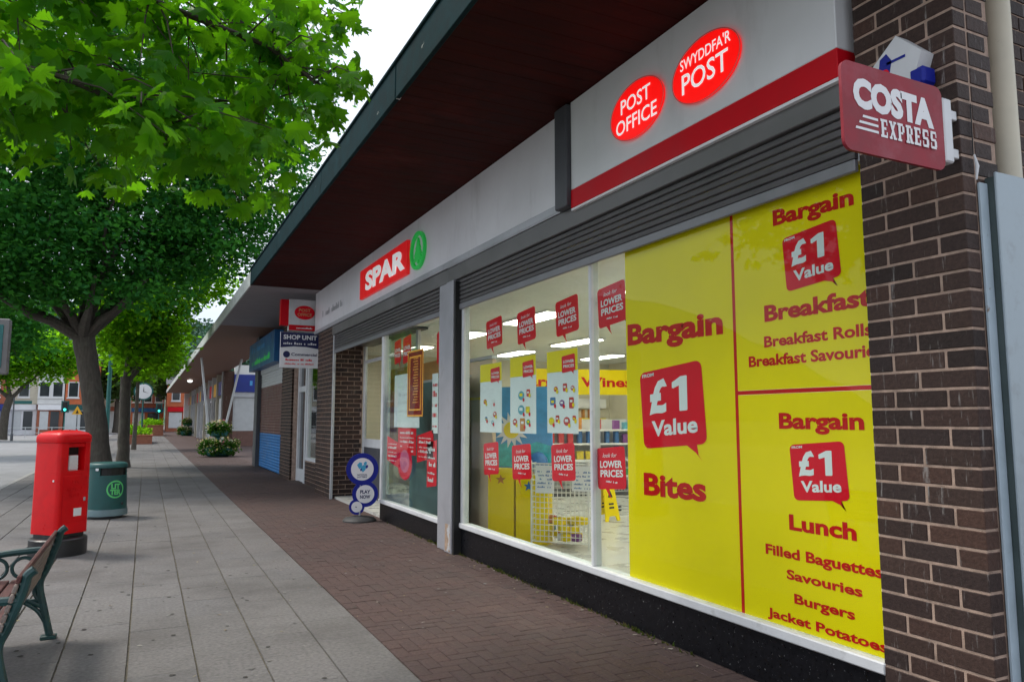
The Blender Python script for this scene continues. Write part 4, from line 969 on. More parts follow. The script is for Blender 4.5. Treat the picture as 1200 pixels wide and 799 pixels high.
dp = obj('door_panel', fbox(-.19, .21, .40, .99, .26, .272, .004), mt['post_red'], t)
fd2 = Frame(fl.p(0, 0, .2345), fl.r)
for wd, a, b, z in (('ROYAL', -.10, .12, .80), ('MAIL', -.07, .09, .72), ('ER', -.04, .06, .89)):
    mb = MB(); text(mb, wd, fd2, a, b, z, .045, .004, .02, thick=.004); obj('raised_lettering', mb, mt['post_red'], dp)
obj('lock', fbox(.15, .185, .66, .71, .272, .282, .004), mt['alu'], dp)
obj('hinge_line', fbox(-.192, -.188, .41, .98, .272, .275), mt['stripe'], dp)
obj('sticker', fbox(-.0, .13, .48, .58, .2725, .274), mt['paper'], dp)
obj('side_badge', rotpb(MB().box(-.276, -.268, -.19, -.16, .92, .945, .002)), mt['paper'], t)
obj('neck', rotpb(ring_prism([(.90, .19), (.90, .27)], out)), mt['post_black'], t, True)
obj('plinth', MB().lathe(PB.x, PB.y, [(.325, 0), (.325, .20), (.31, .215), (.27, .22)], 36), mt['post_black'], t, True)

# ------------------------------------------------------------------ litter bin
BX, BY = -.56, 14.95
t = thing('litter_bin', 'round green litter bin with pale green emblem beside the post box', 'bin', (BX, BY, 0))
obj('body', MB().lathe(BX, BY, [(.335, .16), (.33, .165), (.305, .70)], 40, capt=False), mt['bin'], t, True)
obj('foot_band', MB().lathe(BX, BY, [(.30, .04), (.345, .05), (.342, .13), (.336, .159)], 40), mt['bin_band'], t, True)
obj('foot', MB().lathe(BX, BY, [(.26, 0), (.26, .04)], 28), mt['rubber'], t)
def arc_wall(r0, r1, z0, z1, a0, a1, n):
    q = MB()
    for k in range(n + 1):
        a = R(a0 + (a1 - a0) * k / n); c, s = math.cos(a), math.sin(a)
        q.v += [(BX + r0 * c, BY + r0 * s, z0), (BX + r1 * c, BY + r1 * s, z1), (BX + (r1 - .02) * c, BY + (r1 - .02) * s, z1), (BX + (r0 - .02) * c, BY + (r0 - .02) * s, z0)]
    for k in range(n):
        for j in range(4): q.f.append((k * 4 + j, (k + 1) * 4 + j, (k + 1) * 4 + (j + 1) % 4, k * 4 + (j + 1) % 4))
    q.f += [(0, 1, 2, 3)[::-1], tuple(n * 4 + j for j in range(4))]
    return q
obj('upper_wall', arc_wall(.305, .298, .701, .86, -110, 120, 0 + 24).add(*[(lambda m: (m.v, m.f))(arc_wall(.305, .298, .701, .86, 150, 160, 2))][0]) if False else arc_wall(.305, .298, .701, .86, 0 - 5, 250, 30), mt['bin'], t, True)
obj('front_wall', arc_wall(.305, .303, .701, .735, 250.5, 354.5, 14), mt['bin'], t, True)
obj('dark_inside', MB().lathe(BX, BY, [(.27, .5), (.27, .86)], 24), mt['dullblack'], t)
obj('lid', MB().lathe(BX, BY, [(.30, .861), (.315, .865), (.318, .905), (.30, .935), (.26, .95), (.24, .945)], 40), mt['bin'], t, True)
def on_bin(ang, z, r): a = R(ang); return Frame((BX + r * math.cos(a), BY + r * math.sin(a), z), (-math.sin(a), math.cos(a), 0))
mb = MB()
AE, ZE, RE = -62, .50, .318
def curved_disc(mb, r0, r1, extra, a_off=0, n=30):
    b = len(mb.v)
    for rr_ in (r0, r1):
        for k in range(n):
            u = rr_ * math.cos(2 * math.pi * k / n); v = rr_ * math.sin(2 * math.pi * k / n)
            rad = .332 - .05 * (ZE + v - .165) + extra; a = R(AE) + u / rad; mb.v.append((BX + rad * math.cos(a), BY + rad * math.sin(a), ZE + v))
    for k in range(n): mb.f.append((b + k, b + (k + 1) % n, b + n + (k + 1) % n, b + n + k))
curved_disc(mb, .15, .125, .004)
def curved_text(s, x0, x1, y0, cap):
    vs, fs = text_geo(s, .05); a_ = min(v[0] for v in vs); b_ = max(v[0] for v in vs); b = len(mb.v)
    for v in vs:
        u = x0 + (v[0] - a_) / (b_ - a_) * (x1 - x0); z = y0 + v[1] / .7 * cap; rad = .332 - .05 * (ZE + z - .165) + .005; a = R(AE) + u / rad
        mb.v.append((BX + rad * math.cos(a), BY + rad * math.sin(a), ZE + z))
    mb.f += [tuple(i + b for i in f_) for f_ in fs]
curved_text('LIT', -.075, .075, .012, .08); curved_text('TER', -.09, .09, -.085, .08)
obj('emblem', mb, mt['bingreen'], t)
mb = MB(); fbn = on_bin(-118, .84, .322); mb.prism(fbn, rrect(-.025, .025, -.02, .02, .008), -.01, .0); obj('sticker', mb, mt['paper'], t)
obj('hinge_lock', MB().prism(on_bin(-40, .25, .338), ell(0, 0, .02, .025, 14), -.02, .008), mt['rubber'], t)

# ------------------------------------------------------------------ bench: slatted, cast iron ends, backrest towards the shop
bt = thing('park_bench', 'slatted timber bench with green cast iron ends, seen from behind', 'bench', (-.95, 6.1, 0))
YN, YF = 5.12, 6.98
bxo = -.60                                             # x of the rear foot
def bend_frame(y_):
    fr_ = Frame((0, y_, 0), (1, 0, 0)); q = MB(); r_ = .026
    def cur(pts, rad=.024, n=8):
        P = [Vector((bxo + x, y_, z)) for x, z in pts]; res = []
        for i in range(len(P) - 1):
            p0, p1, p2, p3 = P[max(i - 1, 0)], P[i], P[i + 1], P[min(i + 2, len(P) - 1)]
            for k in range(6):
                u = k / 6; res.append(.5 * ((2 * p1) + (p2 - p0) * u + (2 * p0 - 5 * p1 + 4 * p2 - p3) * u * u + (3 * p1 - p0 - 3 * p2 + p3) * u ** 3))
        res.append(P[-1]); q.tube(res, rad, n)
    cur([(0, .03), (-.045, .22), (-.085, .42), (-.04, .55), (.02, .74), (.035, .81), (.07, .845)], .027)     # rear leg and back upright with scroll
    cur([(-.085, .42), (-.3, .40), (-.54, .44), (-.60, .42)], .025)                               # seat rail
    cur([(-.56, .43), (-.52, .25), (-.56, .10), (-.62, .03)], .025)                               # front leg
    cur([(-.05, .24), (-.16, .30), (-.27, .29), (-.42, .30), (-.52, .24)], .018)                  # stretcher arch
    cur([(-.03, .12), (-.09, .22), (-.18, .29)], .016); cur([(-.52, .16), (-.44, .24), (-.36, .30)], .016)
    cur([(-.07, .27), (-.12, .36), (-.10, .41)], .014); cur([(-.09, .30), (-.15, .30)], .014)
    cur([(.0, .68), (-.16, .68), (-.40, .66), (-.58, .62), (-.66, .58), (-.63, .52)], .026)             # arm rest
    cur([(-.60, .60), (-.58, .50), (-.56, .43)], .02)
    for cxx in (-.20, -.38):
        cur([(cxx + .075 * math.cos(2 * math.pi * k / 12), .555 + .075 * math.sin(2 * math.pi * k / 12)) for k in range(13)], .013, 6)
    q.box(bxo - .06, bxo + .05, y_ - .04, y_ + .04, 0, .028, .006); q.box(bxo - .68, bxo - .56, y_ - .04, y_ + .04, 0, .028, .006)
    return obj('end_frame', q, mt['iron'], bt, True)
bend_frame(YN); bend_frame(YF)
for k in range(7):                                     # back slats up the raked back
    u = k / 6; x = bxo - .062 + (.085) * u - .026; z = .49 + .31 * u
    q = MB().box(-.012, .012, YN - .04, YF + .04, -.022, .022, .005)
    c, s = math.cos(R(-15)), math.sin(R(-15)); q.v = [(x + a * c - b * s * -1 * -1, y_, z + a * s + b * c) for a, y_, b in q.v]
    obj('back_slat', q, mt['timber_red'] if k == 6 else mt['timber'], bt)
for k in range(6):
    x = bxo - .16 - k * .083; obj('seat_slat', MB().box(x - .035, x + .035, YN - .04, YF + .04, .435 - .006 * (k in (2, 3)), .462, .005), mt['timber_red'], bt)

# ------------------------------------------------------------------ lottery stand
lx, ly = 3.30, 12.55
t = thing('lottery_stand', 'blue stand of three round lottery discs reading PLAY NOW by the entrance', 'stand', (lx, ly, 0))
fl_ = Frame((lx, ly, 0), (math.cos(R(-14)), math.sin(R(-14)), 0))
obj('base', MB().lathe(lx, ly, [(.28, 0), (.28, .02), (.24, .06), (.10, .085), (.04, .09)], 36), mt['rubber'], t, True)
obj('stem', MB().tube([(lx, ly, .08), (lx, ly, .8)], .018, 10), mt['alu'], t)
for (x, z, r_), nm in zip(((.03, .86, .268), (.085, .445, .215), (-.05, .235, .128)), ('large_disc', 'middle_disc', 'small_disc')):
    e = -.002 if nm == 'middle_disc' else (-.004 if nm == 'small_disc' else 0)
    rim_ = MB().prism(fl_, ell(x, z, r_, r_, 44), -.05, .018 + e); o = obj(nm, rim_, mt['lblue'], t)
    obj('white_face', MB().prism(fl_, ell(x, z, r_ * .70, r_ * .70, 36), .018 + e, .022 + e), mt['pale'], o)
    mb = MB()
    if nm == 'large_disc':
        for cx, cz, rr_, m_ in ((-.04, .92, .045, 'cyan'), (.05, .95, .03, 'cyan'), (.02, .87, .05, 'cyan'), (.075, .90, .025, 'lblue'), (-.02, .85, .02, 'lblue')):
            obj('emblem', MB().flat(fl_, [(x + cx + rr_ * (1.2 if k % 2 else .75) * math.cos(k * .9), z - .86 + cz + rr_ * (1.3 if k % 3 else .7) * math.sin(k * .9)) for k in range(7)], .0235), mt[m_], o)
        text(mb, 'NATIONAL', fl_, x - .085, x + .085, z - .105, .026, .0235, .03); text(mb, 'LOTTERY', fl_, x - .085, x + .085, z - .145, .03, .0235, .03)
    elif nm == 'middle_disc':
        text(mb, 'PLAY', fl_, x - .085, x + .085, z + .008, .06, .0215, .04); text(mb, 'NOW', fl_, x - .085, x + .085, z - .075, .06, .0215, .04)
    else: strokes(mb, fl_, x - .05, x + .05, z - .01, .02, .0195, 2)
    obj('lettering', mb, mt['navy'], o)

# ------------------------------------------------------------------ trees
nr = np.random.default_rng(11)
def np_mesh(name, V, Fq, m, parent, smooth=False, kind=None):
    me = bpy.data.meshes.new(name); off = LOC.get(parent.name, Vector((0, 0, 0))) if parent else Vector((0, 0, 0))
    V = np.asarray(V, dtype=np.float32) - np.array(off, dtype=np.float32); n = Fq.shape[1]
    me.vertices.add(len(V)); me.vertices.foreach_set('co', V.ravel())
    me.loops.add(Fq.size); me.loops.foreach_set('vertex_index', Fq.astype(np.int32).ravel())
    me.polygons.add(len(Fq)); me.polygons.foreach_set('loop_start', np.arange(0, Fq.size, n, dtype=np.int32))
    me.update(calc_edges=True); me.materials.append(m)
    o = bpy.data.objects.new(name, me); col.objects.link(o)
    if parent: o.parent = parent
    if kind: o['kind'] = kind
    return o
def leaves(centres, per, spread, size, droop=.35, up=.9):
    n = len(centres) * per
    C = np.repeat(centres, per, axis=0) + nr.normal(0, 1, (n, 3)) * np.array([spread, spread, spread * .55])
    d = nr.normal(0, 1, (n, 3)); d[:, 2] = d[:, 2] * .45 - droop; d /= np.linalg.norm(d, axis=1, keepdims=True)
    nrm = nr.normal(0, .55, (n, 3)); nrm[:, 2] += up
    s = np.cross(d, nrm); s /= np.linalg.norm(s, axis=1, keepdims=True) + 1e-6
    L = (size * nr.uniform(.6, 1.3, (n, 1)))
    V = np.stack([C, C + d * L * .45 + s * L * .36, C + d * L, C + d * L * .5 - s * L * .36], axis=1).reshape(-1, 3)
    return V, np.arange(n * 4).reshape(n, 4)
def sample_crown(ells, n, shell=.55):
    vol = np.array([e[3] * e[4] * e[5] for e in ells]); pick = nr.choice(len(ells), n, p=vol / vol.sum()); E_ = np.array(ells)[pick]
    d = nr.normal(0, 1, (n, 3)); d /= np.linalg.norm(d, axis=1, keepdims=True)
    r_ = shell + (1.02 - shell) * nr.random((n, 1)) ** .7
    return E_[:, :3] + d * r_ * E_[:, 3:]
def tree(name, label, base, trunk, ells, n, per, spread, size, leafm, shell=.5, group=None, nb=26, cut=None):
    t = thing(name, label, 'tree', base, group)
    q = MB(); T = [(Vector(p[:3]), p[3]) for p in trunk]
    pts, rad = [], []
    for i in range(len(T) - 1):
        for k in range(5):
            u = k / 5; pts.append(T[i][0].lerp(T[i + 1][0], u) + Vector((rnd.gauss(0, .012), rnd.gauss(0, .012), 0)) * (T[i][1] * 3)); rad.append(T[i][1] * (1 - u) + T[i + 1][1] * u)
    pts.append(T[-1][0]); rad.append(T[-1][1]); rad[0] *= 1.22; rad[1] *= 1.06
    q.tube(pts, rad, 16); obj('trunk', q, mt['bark'], t, True)
    C = sample_crown(ells, n, shell)
    if cut is not None: C = C[cut(C)]
    q = MB(); top = T[-1][0]
    for e in ells:
        c = Vector(e[:3]); mid = top.lerp(c, .5) + Vector((0, 0, -.15 * (c - top).length)) * .5
        q.tube([top - Vector((0, 0, .25)), top.lerp(mid, .6), mid, c], [T[-1][1] * .62, T[-1][1] * .45, T[-1][1] * .34, T[-1][1] * .15], 8)
    for i in nr.choice(len(C), min(nb, len(C)), replace=False):
        c = Vector(C[i]); e = min(ells, key=lambda e_: (Vector(e_[:3]) - c).length); s0 = top.lerp(Vector(e[:3]), rnd.uniform(.5, 1))
        m_ = s0.lerp(c, .5) + Vector((rnd.gauss(0, .2), rnd.gauss(0, .2), .1)); q.tube([s0, m_, c], [T[-1][1] * .2, T[-1][1] * .12, .012], 6)
    obj('limbs', q, mt['bark'], t, True)
    V, F_ = leaves(C, per, spread, size); np_mesh('crown', V, F_, leafm, t)
    return t
tree('street_tree', 'large dark leaved street tree with leaning trunk behind the green bin', (-1.12, 25, 0),
     [(-1.12, 25, 0, .33), (-1.3, 25, 1.6, .29), (-1.55, 25, 3.0, .28), (-1.78, 25, 4.3, .30)],
     [(-1.4, 25, 9.4, 4.6, 4.2, 4.0), (-4.6, 24.6, 8.0, 3.6, 3.6, 3.2), (2.2, 25.4, 10.0, 3.1, 3.2, 3.4), (-1.0, 23.6, 6.6, 3.6, 2.6, 1.9), (1.3, 24.6, 7.4, 2.4, 2.4, 2.0), (-5.0, 24, 5.9, 2.6, 2.4, 1.5), (3.2, 25.2, 12.6, 2.2, 2.2, 2.2), (-1.5, 25, 13.5, 3.5, 3.5, 2.4), (-2.6, 23.4, 5.7, 2.0, 1.5, .9), (-.2, 23.2, 5.6, 1.5, 1.4, .8), (-4.2, 23.0, 5.3, 2.4, 1.5, 1.0), (-1.4, 22.6, 5.5, 2.2, 1.2, .8)],
     1680, 62, .38, .165, mt['leaf_dark'], .5, 'street trees', 70, lambda C: ~((C[:, 0] > 1.1) & (C[:, 2] < 6.1)))
tree('street_tree', 'slimmer bright green street tree behind the large leaning one', (-.66, 29.9, 0),
     [(-.66, 29.9, 0, .21), (-.68, 29.9, 1.6, .18), (-.72, 29.9, 3.2, .17)],
     [(-.6, 30, 5.4, 1.9, 1.9, 1.8), (.75, 30, 5.8, 1.5, 1.7, 1.5), (-.3, 30.4, 4.2, 1.4, 1.5, .9), (1.9, 30, 6.8, 1.0, 1.2, 1.0)], 330, 34, .36, .20, mt['leaf_mid'], .25, 'street trees', 26, lambda C: ~((C[:, 0] > 1.1) & (C[:, 2] < 6.1)))
tree('sapling', 'thin stemmed young tree beyond the bright green street tree', (-.55, 47, 0),
     [(-.55, 47, 0, .12), (-.5, 47, 2, .10), (-.5, 47, 4.2, .09)], [(-.4, 47, 6, 2.2, 2.2, 2.0), (.6, 47, 5.4, 1.2, 1.4, 1.0)], 220, 36, .4, .24, mt['leaf_mid'], .3, 'street trees')
tree('roadside_tree', 'bright green tree with forked trunk across the road beside the blue shop front', (-10.6, 74, 0),
     [(-10.6, 74, 0, .34), (-10.5, 74, 2.2, .30), (-10.2, 74, 3.6, .28)], [(-11, 74, 7.0, 4.0, 3, 2.6), (-7.2, 74, 7.2, 2.8, 2.6, 2.2), (-13.5, 74, 6.4, 2.6, 2.6, 2.0)], 520, 34, .55, .34, mt['leaf_mid'], .3, 'street trees')
tree('roadside_tree', 'green tree across the road left of the post box', (-8.5, 44, 0),
     [(-8.5, 44, 0, .3), (-8.45, 44, 2, .26), (-8.4, 44, 3.6, .24)], [(-8.2, 44, 7.4, 3.4, 3.2, 3.0), (-6.4, 44, 5.9, 2.0, 2, 1.4)], 420, 36, .45, .25, mt['leaf_dark'], .3, 'street trees')
tree('far_tree', 'pale green tree standing beyond the end of the canopy', (3.8, 118, 0),
     [(3.8, 118, 0, .4), (3.8, 118, 5, .32)], [(3.4, 118, 7.6, 3.2, 3, 2.6), (6.0, 118, 7, 2.6, 2.6, 2.4)], 360, 30, .7, .5, mt['leaf_pale'], .3, 'street trees')
tree('far_tree', 'grey green tree at the end of the street behind the clock', (-3.4, 108, 0),
     [(-3.4, 108, 0, .35), (-3.4, 108, 4, .28)], [(-3.4, 108, 6.8, 3.6, 3, 2.6)], 260, 30, .6, .45, mt['leaf_pale'], .3, 'street trees')

# near maple: its trunk stands out of the picture on the road side, its bough reaches over the pavement
mtree = thing('maple_tree', 'maple bough with broad lobed bright green leaves hanging over the pavement', 'tree', (-3.4, 4.6, 0))
q = MB(); q.tube([(-3.4, 4.6, 0), (-3.38, 4.62, 1.2), (-3.3, 4.7, 2.4), (-3.2, 4.8, 3.4), (-3.1, 4.9, 4.6)], [.2, .165, .15, .13, .10], 14); obj('trunk', q, mt['bark'], mtree, True)
HALF = [(0, 1.0), (.07, .80), (.17, .78), (.14, .58), (.30, .66), (.42, .80), (.44, .66), (.60, .62), (.45, .45), (.42, .36), (.62, .30), (.50, .20), (.52, .10), (.30, .06), (.12, -.02)]
OUTL = HALF + [(0, .05)] + [(-x, y_) for x, y_ in HALF[:0:-1]]
def leaf_geo(kind):
    fold, curl = ((.30, .25), (.55, .40), (.10, .60))[kind]
    vs = [(0, .32, .02)] + [(x, y_, -fold * abs(x) - curl * (y_ - .3) ** 2) for x, y_ in OUTL]; n = len(OUTL)
    fs = [(0, 1 + (k + 1) % n, 1 + k) for k in range(n)]
    b = len(vs); vs += [(-.012, .06, 0), (.012, .06, 0), (.006, -.45, .05), (-.006, -.45, .05)]; fs.append((b, b + 1, b + 2, b + 3))
    return np.array(vs), fs
LG = [leaf_geo(k) for k in range(3)]
LM = []
for vs, fs in LG:
    me = bpy.data.meshes.new('leaf'); me.from_pydata([tuple(v) for v in vs], [], fs); me.materials.append(mt['leaf_maple']); LM.append(me)
def zlow(x): return np.interp(x, [-3, -.7, -.45, -.2, .1, .45, .8, 1.1, 1.35, 1.6], [2.9, 3.05, 3.02, 3.22, 3.2, 3.18, 3.42, 3.62, 4.15, 4.9])
tw = MB(); spots = []
limbs = [[(-3.2, 4.8, 3.4), (-2.2, 5.2, 4.1), (-1.2, 5.5, 4.5), (-.2, 5.7, 4.72), (.7, 5.8, 4.6), (1.15, 5.8, 4.35)],
         [(-3.1, 4.9, 4.4), (-2.0, 5.6, 5.0), (-.8, 6.1, 5.3), (.4, 6.3, 5.4), (1.3, 6.4, 5.2)],
         [(-3.3, 4.7, 2.9), (-2.2, 5.0, 3.5), (-1.3, 5.1, 3.85), (-.5, 5.2, 3.8), (.15, 5.3, 3.6)],
         [(-3.1, 4.9, 4.6), (-1.8, 4.8, 5.2), (-.6, 4.9, 5.2), (.5, 5.1, 5.0)],
         [(-3.2, 4.8, 3.6), (-2.1, 5.6, 4.1), (-1.2, 6.0, 4.2), (-.3, 6.2, 4.2), (.5, 6.3, 4.3)]]
for L_ in limbs:
    tw.tube(L_, [.055 - .045 * k / (len(L_) - 1) for k in range(len(L_))], 7)
    P = [Vector(p) for p in L_]
    for i in range(len(P) - 1):
        for k in range(15):
            p = P[i].lerp(P[i + 1], (k + rnd.random()) / 15)
            if p.x < -2.0: continue
            e = p + Vector((rnd.gauss(.15, .42), rnd.gauss(0, .40), rnd.uniform(-.75, .25))); e.x = min(e.x, 1.36 + rnd.uniform(-.05, .05))
            zl = float(zlow(e.x))
            if e.z < zl + .08: e.z = zl + rnd.uniform(.08, .35)
            m_ = p.lerp(e, .5) + Vector((0, 0, .1)); tw.tube([p, m_, e], [.009, .006, .003], 5)
            for u in (.35, .55, .72, .86, 1.0, 1.0):
                c = (p.lerp(m_, u * 2) if u < .5 else m_.lerp(e, u * 2 - 1))
                for _ in range(2):
                    c2 = c + Vector((rnd.gauss(0, .12), rnd.gauss(0, .12), rnd.uniform(-.14, .03)))
                    if c2.z - .05 > float(zlow(c2.x)) and c2.x < 1.5: spots.append(c2)
obj('boughs', tw, mt['twig'], mtree, True)
def leaf_xf(c):
    az = rnd.uniform(0, 6.28); tilt = R(rnd.gauss(-38, 24)); roll = R(rnd.gauss(0, 28))
    return Matrix.Translation(c) @ Matrix.Rotation(az, 4, 'Z') @ Matrix.Rotation(tilt, 4, 'X') @ Matrix.Rotation(roll, 4, 'Y') @ Matrix.Scale(rnd.triangular(.07, .20, .145), 4)
vis = sorted([s for s in spots if in_view(s.x, s.y, s.z, 20)], key=lambda s: s.y)
big = vis[:300]; bset = set(id(s) for s in big)
for s in big:
    o = bpy.data.objects.new('leaf', LM[rnd.randrange(3)]); col.objects.link(o); o.parent = mtree
    o.matrix_local = Matrix.Translation(-LOC[mtree.name]) @ leaf_xf(s)
mb = MB()
for s in spots:
    if id(s) in bset: continue
    X_ = leaf_xf(s); vs, fs = LG[rnd.randrange(3)]; mb.add([X_ @ Vector(v) for v in vs], fs)
obj('further_leaves', mb, mt['leaf_maple'], mtree, kind='stuff')

# ------------------------------------------------------------------ planters with flowers
def flower_planter(x, y, label, k=1.):
    t = thing('flower_planter', label, 'planter', (x, y, 0))
    obj('lower_pot', MB().lathe(x, y, [(.42 * k, 0), (.60 * k, .1 * k), (.66 * k, .42 * k), (.60 * k, .43 * k)], 28), mt['pot'], t, True)
    obj('upper_pot', MB().lathe(x, y, [(.10 * k, .43 * k), (.10 * k, .85 * k), (.36 * k, .95 * k), (.42 * k, 1.15 * k), (.38 * k, 1.16 * k)], 24), mt['pot'], t, True)
    C = np.array([(x + rnd.uniform(.40, .80) * k * math.cos(a), y + rnd.uniform(.40, .80) * k * math.sin(a), rnd.uniform(.16, .74) * k) for a in [rnd.uniform(0, 6.28) for _ in range(130)]] +
                 [(x + rnd.uniform(.0, .48) * k * math.cos(a), y + rnd.uniform(.0, .48) * k * math.sin(a), rnd.uniform(1.05, 1.5) * k) for a in [rnd.uniform(0, 6.28) for _ in range(90)]])
    V, F_ = leaves(C, 22, .10 * k, .12 * k, .3); np_mesh('foliage', V, F_, mt['leaf_bed'], t)
    V, F_ = leaves(C + np.array([0, 0, .09]), 5, .11 * k, .10 * k, -.3); np_mesh('flowers', V, F_, mt['flower'], t, kind='stuff')
flower_planter(3.05, 36.8, 'two tier teal planter of flowers beside the sloping canopy props')
flower_planter(3.9, 84, 'distant dark leaved planter by the end of the canopy', 1.15)
def raised_bed(x0, x1, y0, y1, h, label):
    t = thing('raised_planter', label, 'planter', ((x0 + x1) / 2, y0, 0))
    obj('brick_box', MB().box(x0, x1, y0, y1, 0, h - .08, .01), mt['planter_brick'], t); obj('coping', MB().box(x0 - .04, x1 + .04, y0 - .04, y1 + .04, h - .079, h, .01), mt['redbrick'], t)
    C = np.stack([nr.uniform(x0 + .2, x1 - .2, 90), nr.uniform(y0 + .2, y1 - .2, 90), nr.uniform(h, h + .55, 90)], axis=1)
    V, F_ = leaves(C, 16, .16, .16, .1); np_mesh('plants', V, F_, mt['leaf_mid'], t)
raised_bed(-1.5, .45, 57, 63, .62, 'nearer low brick planter with green plants beside the thin young tree')
raised_bed(-.6, 1.65, 84, 89, 1.1, 'further low brick planter in the middle of the pavement')

# ------------------------------------------------------------------ street furniture far up the road
def post_thing(name, label, cat, x, y, h, r_, m_): 
    t = thing(name, label, cat, (x, y, 0)); obj('post', MB().lathe(x, y, [(r_ * 1.7, 0), (r_ * 1.7, .5), (r_, .6), (r_ * .8, h)], 12), m_, t, True); return t
t = post_thing('street_clock', 'white faced street clock on a green post beyond the trees', 'clock', -.25, 62, 3.2, .07, mt['greenmetal'])
obj('case', MB().prism(south(61.85), ell(-.25, 3.75, .66, .66, 32), -.25, 0), mt['greenmetal'], t)
fk = obj('dial', MB().prism(south(61.85), ell(-.25, 3.75, .55, .55, 32), 0, .02), mt['pale'], t)
obj('hands', MB().flat(south(61.85), [(-.28, 3.72), (-.22, 3.72), (-.25, 4.15)], .03).flat(south(61.85), [(-.27, 3.78), (-.25, 3.72), (.1, 3.62)], .03), mt['dullblack'], fk)
t = post_thing('lamp_column', 'dark green lamp column left of the second trunk', 'lamp post', -1.55, 38, 4.6, .10, mt['greenmetal'])
obj('arm', MB().tube([(-1.55, 38, 4.6), (-1.55, 38, 5.2), (-2.0, 38, 5.5)], .05, 8), mt['greenmetal'], t)
for x, y, lab in ((-7.6, 90, 'traffic light with green lamp before the orange brick building'), (1.35, 98, 'traffic light with green lamp at the end of the pavement')):
    t = post_thing('traffic_light', lab, 'traffic light', x, y, 2.6, .06, mt['greenmetal'])
    obj('head', MB().box(x - .22, x + .22, y - .2, y + .1, 2.5, 3.5, .03), mt['dullblack'], t)
    for k, m_ in enumerate(('lit_teal', 'dullblack', 'dullblack')):
        obj('lens', MB().prism(south(y - .2), ell(x, 2.68 + k * .31, .13, .13, 18), 0, .03), mt[m_], t)
    obj('backboard', MB().box(x - .36, x + .36, y + .101, y + .13, 2.4, 3.6), mt['greenmetal'], t)
t = post_thing('warning_sign', 'yellow triangular warning sign beside the far traffic light', 'road sign', -6.55, 91, 2.2, .05, mt['alud'])
obj('plate', MB().prism(south(90.9), [(-7.05, 2.2), (-6.05, 2.2), (-6.55, 3.1)], -.02, 0), mt['amber'], t); obj('symbol', MB().flat(south(90.9), [(-6.7, 2.3), (-6.4, 2.3), (-6.55, 2.7)], .004), mt['dullblack'], t)
t = post_thing('finger_post', 'grey sign pole across the road near the blue shop front', 'post', -9.4, 70, 3.4, .06, mt['alud'])
obj('blade', MB().box(-9.45, -8.2, 69.97, 70.03, 2.9, 3.15), mt['greenmetal'], t)
t = thing('information_panel', 'grey framed street panel with teal face at the left edge', 'sign', (-2.75, 14, 0))
obj('posts', MB().box(-2.85, -2.77, 13.96, 14.04, 0, 3.29, .008), mt['alu'], t)
obj('frame', MB().box(-2.76, -1.99, 13.9, 14.1, 2.40, 3.27, .015), mt['housing'], t); obj('face', MB().box(-2.68, -2.07, 13.885, 13.899, 2.5, 3.17, .004), mt['pot'], t)

# guard rail across the far end of the road
t = thing('guard_rail', 'low white guard rail along the far side of the road', 'railing', (-9, 86, 0))
for k in range(12): obj('post', MB().box(-16.0 + k * 1.1, -15.94 + k * 1.1, 86, 86.06, -.09, .95), mt['shut_white'], t)
obj('rail', MB().box(-16, -3.8, 86.061, 86.1, .85, .92), mt['shut_white'], t); obj('rail', MB().box(-16, -3.8, 86.061, 86.1, .35, .40), mt['shut_white'], t)

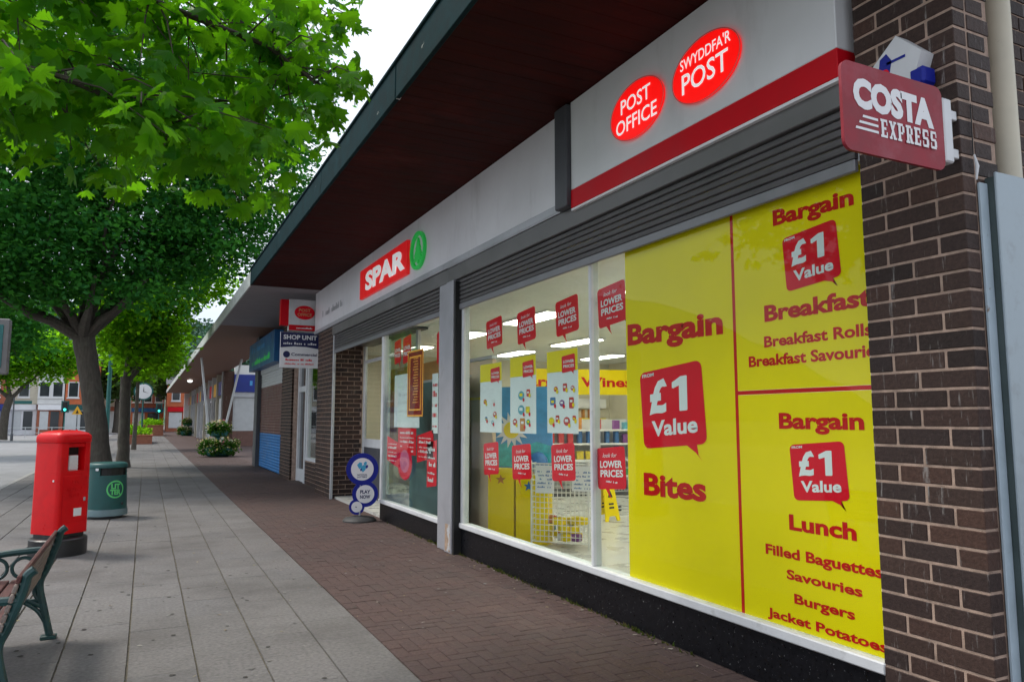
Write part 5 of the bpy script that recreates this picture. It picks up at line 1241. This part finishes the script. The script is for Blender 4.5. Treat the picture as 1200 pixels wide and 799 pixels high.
# far buildings
def house(label, x0, x1, y, h, wallm, shopm, signm, nwin, roofm='slate', deep=10, gable=2.2, floors=1):
    t = thing('street_building', label, 'building', ((x0 + x1) / 2, y, 0), 'buildings at the far end of the street')
    obj('wall', MB().box(x0, x1, y, y + deep, 3.4, h), mt[wallm], t)
    obj('shopfront', MB().box(x0 + .02, x1 - .02, y + .15, y + deep - .1, -.09, 3.39), mt[shopm], t)
    obj('shop_sign', MB().box(x0 + .1, x1 - .1, y - .12, y + .14, 2.75, 3.35), mt[signm], t)
    n = max(2, int((x1 - x0) / 1.9)); dx = (x1 - x0 - .5) / n
    for k in range(n):
        obj('shop_window', MB().box(x0 + .3 + k * dx, x0 + .3 + (k + .8) * dx, y + .10, y + .149, .5, 2.6), mt['dglass'] if k % 2 else mt['shut_white'], t)
    dx = (x1 - x0) / nwin
    for f_ in range(floors):
        for k in range(nwin):
            cx = x0 + (k + .5) * dx; z = 4.2 + f_ * 3.0
            wn = obj('window', MB().box(cx - .55, cx + .55, y - .05, y - .001, z, z + 1.8), mt['pvc'], t)
            obj('pane', MB().box(cx - .45, cx + .45, y - .07, y - .051, z + .1, z + 1.7), mt['dglass'], wn)
            obj('sill', MB().box(cx - .65, cx + .65, y - .14, y - .001, z - .15, z - .002), mt['render'], wn)
    rf = obj('roof', MB().add([(x0 - .2, y - .3, h), (x1 + .2, y - .3, h), (x1 + .2, y + deep + .3, h), (x0 - .2, y + deep + .3, h), (x0 - .2, y + deep / 2, h + gable), (x1 + .2, y + deep / 2, h + gable)], [(0, 1, 5, 4), (2, 3, 4, 5), (0, 4, 3), (1, 2, 5), (0, 3, 2, 1)]), mt[roofm], t)
    obj('chimney', MB().box(x0 + .5, x0 + 1.2, y + deep / 2 - .4, y + deep / 2 + .4, h + gable - .8, h + gable + 1.0), mt['redbrick'], rf)
house('bright blue fronted shop building at the far left', -24, -14.1, 100, 7.2, 'redbrick', 'dblue', 'dblue', 4)
house('pale grey shop building with lilac front beside the blue shop', -14.0, -11.3, 101, 7.4, 'cream_r', 'fascia', 'pale', 1)
house('white rendered building with red doorway between blue shop and orange house', -11.2, -8.6, 100, 7.6, 'render', 'redbrick', 'pale', 2)
house('orange brick building with white window and pale shopfront behind the traffic light', -8.5, -5.3, 100, 8.6, 'orangebrick', 'shut_white', 'bin', 2, floors=1)
house('cream building with bay windows behind the leaning trunk', -5.2, -2.2, 112, 9.0, 'cream_r', 'render', 'redbrick', 2)
house('pink red brick building at the end of the pavement', -2.1, 2.4, 124, 8.0, 'redbrick', 'orangebrick', 'blue', 3)
house('red brick building beyond the end of the canopy', 2.5, 9, 112, 6.4, 'orangebrick', 'redbrick', 'stripe', 3)

# wooded hill behind everything
n = 46; V = []; Fh = []
for j in range(14):
    for i in range(n):
        u = i / (n - 1); v = j / 13; x = -500 + 1100 * u; ht = 104 * (v ** .8) * (1 + .25 * math.sin(u * 7 + 1.0)) + rnd.gauss(0, 1.2) * (v > 0)
        V.append((x, 380 + 260 * v, -2 + ht))
for j in range(13):
    for i in range(n - 1): Fh.append((j * n + i, j * n + i + 1, (j + 1) * n + i + 1, (j + 1) * n + i))
h_ = obj('hill', MB().add(V, Fh), mt['hill'], None, True); tag(h_, kind='structure')
C = np.stack([nr.uniform(-180, 230, 1500), nr.uniform(400, 640, 1500), np.zeros(1500)], axis=1)
C[:, 2] = -2 + 104 * (((C[:, 1] - 380) / 260) ** .8) * (1 + .25 * np.sin((C[:, 0] + 500) / 1100 * 7 + 1.0)) + 2
V, F_ = leaves(C, 26, 2.6, 2.6, .1); o = np_mesh('hill_woodland', V, F_, M_leaf('wood_leaf', [(.05, .11, .075), (.07, .14, .085), (.06, .125, .10)], (.08, .16, .08), .2), None); tag(o, 'green woodland covering the hill behind the town', 'woodland', kind='stuff')
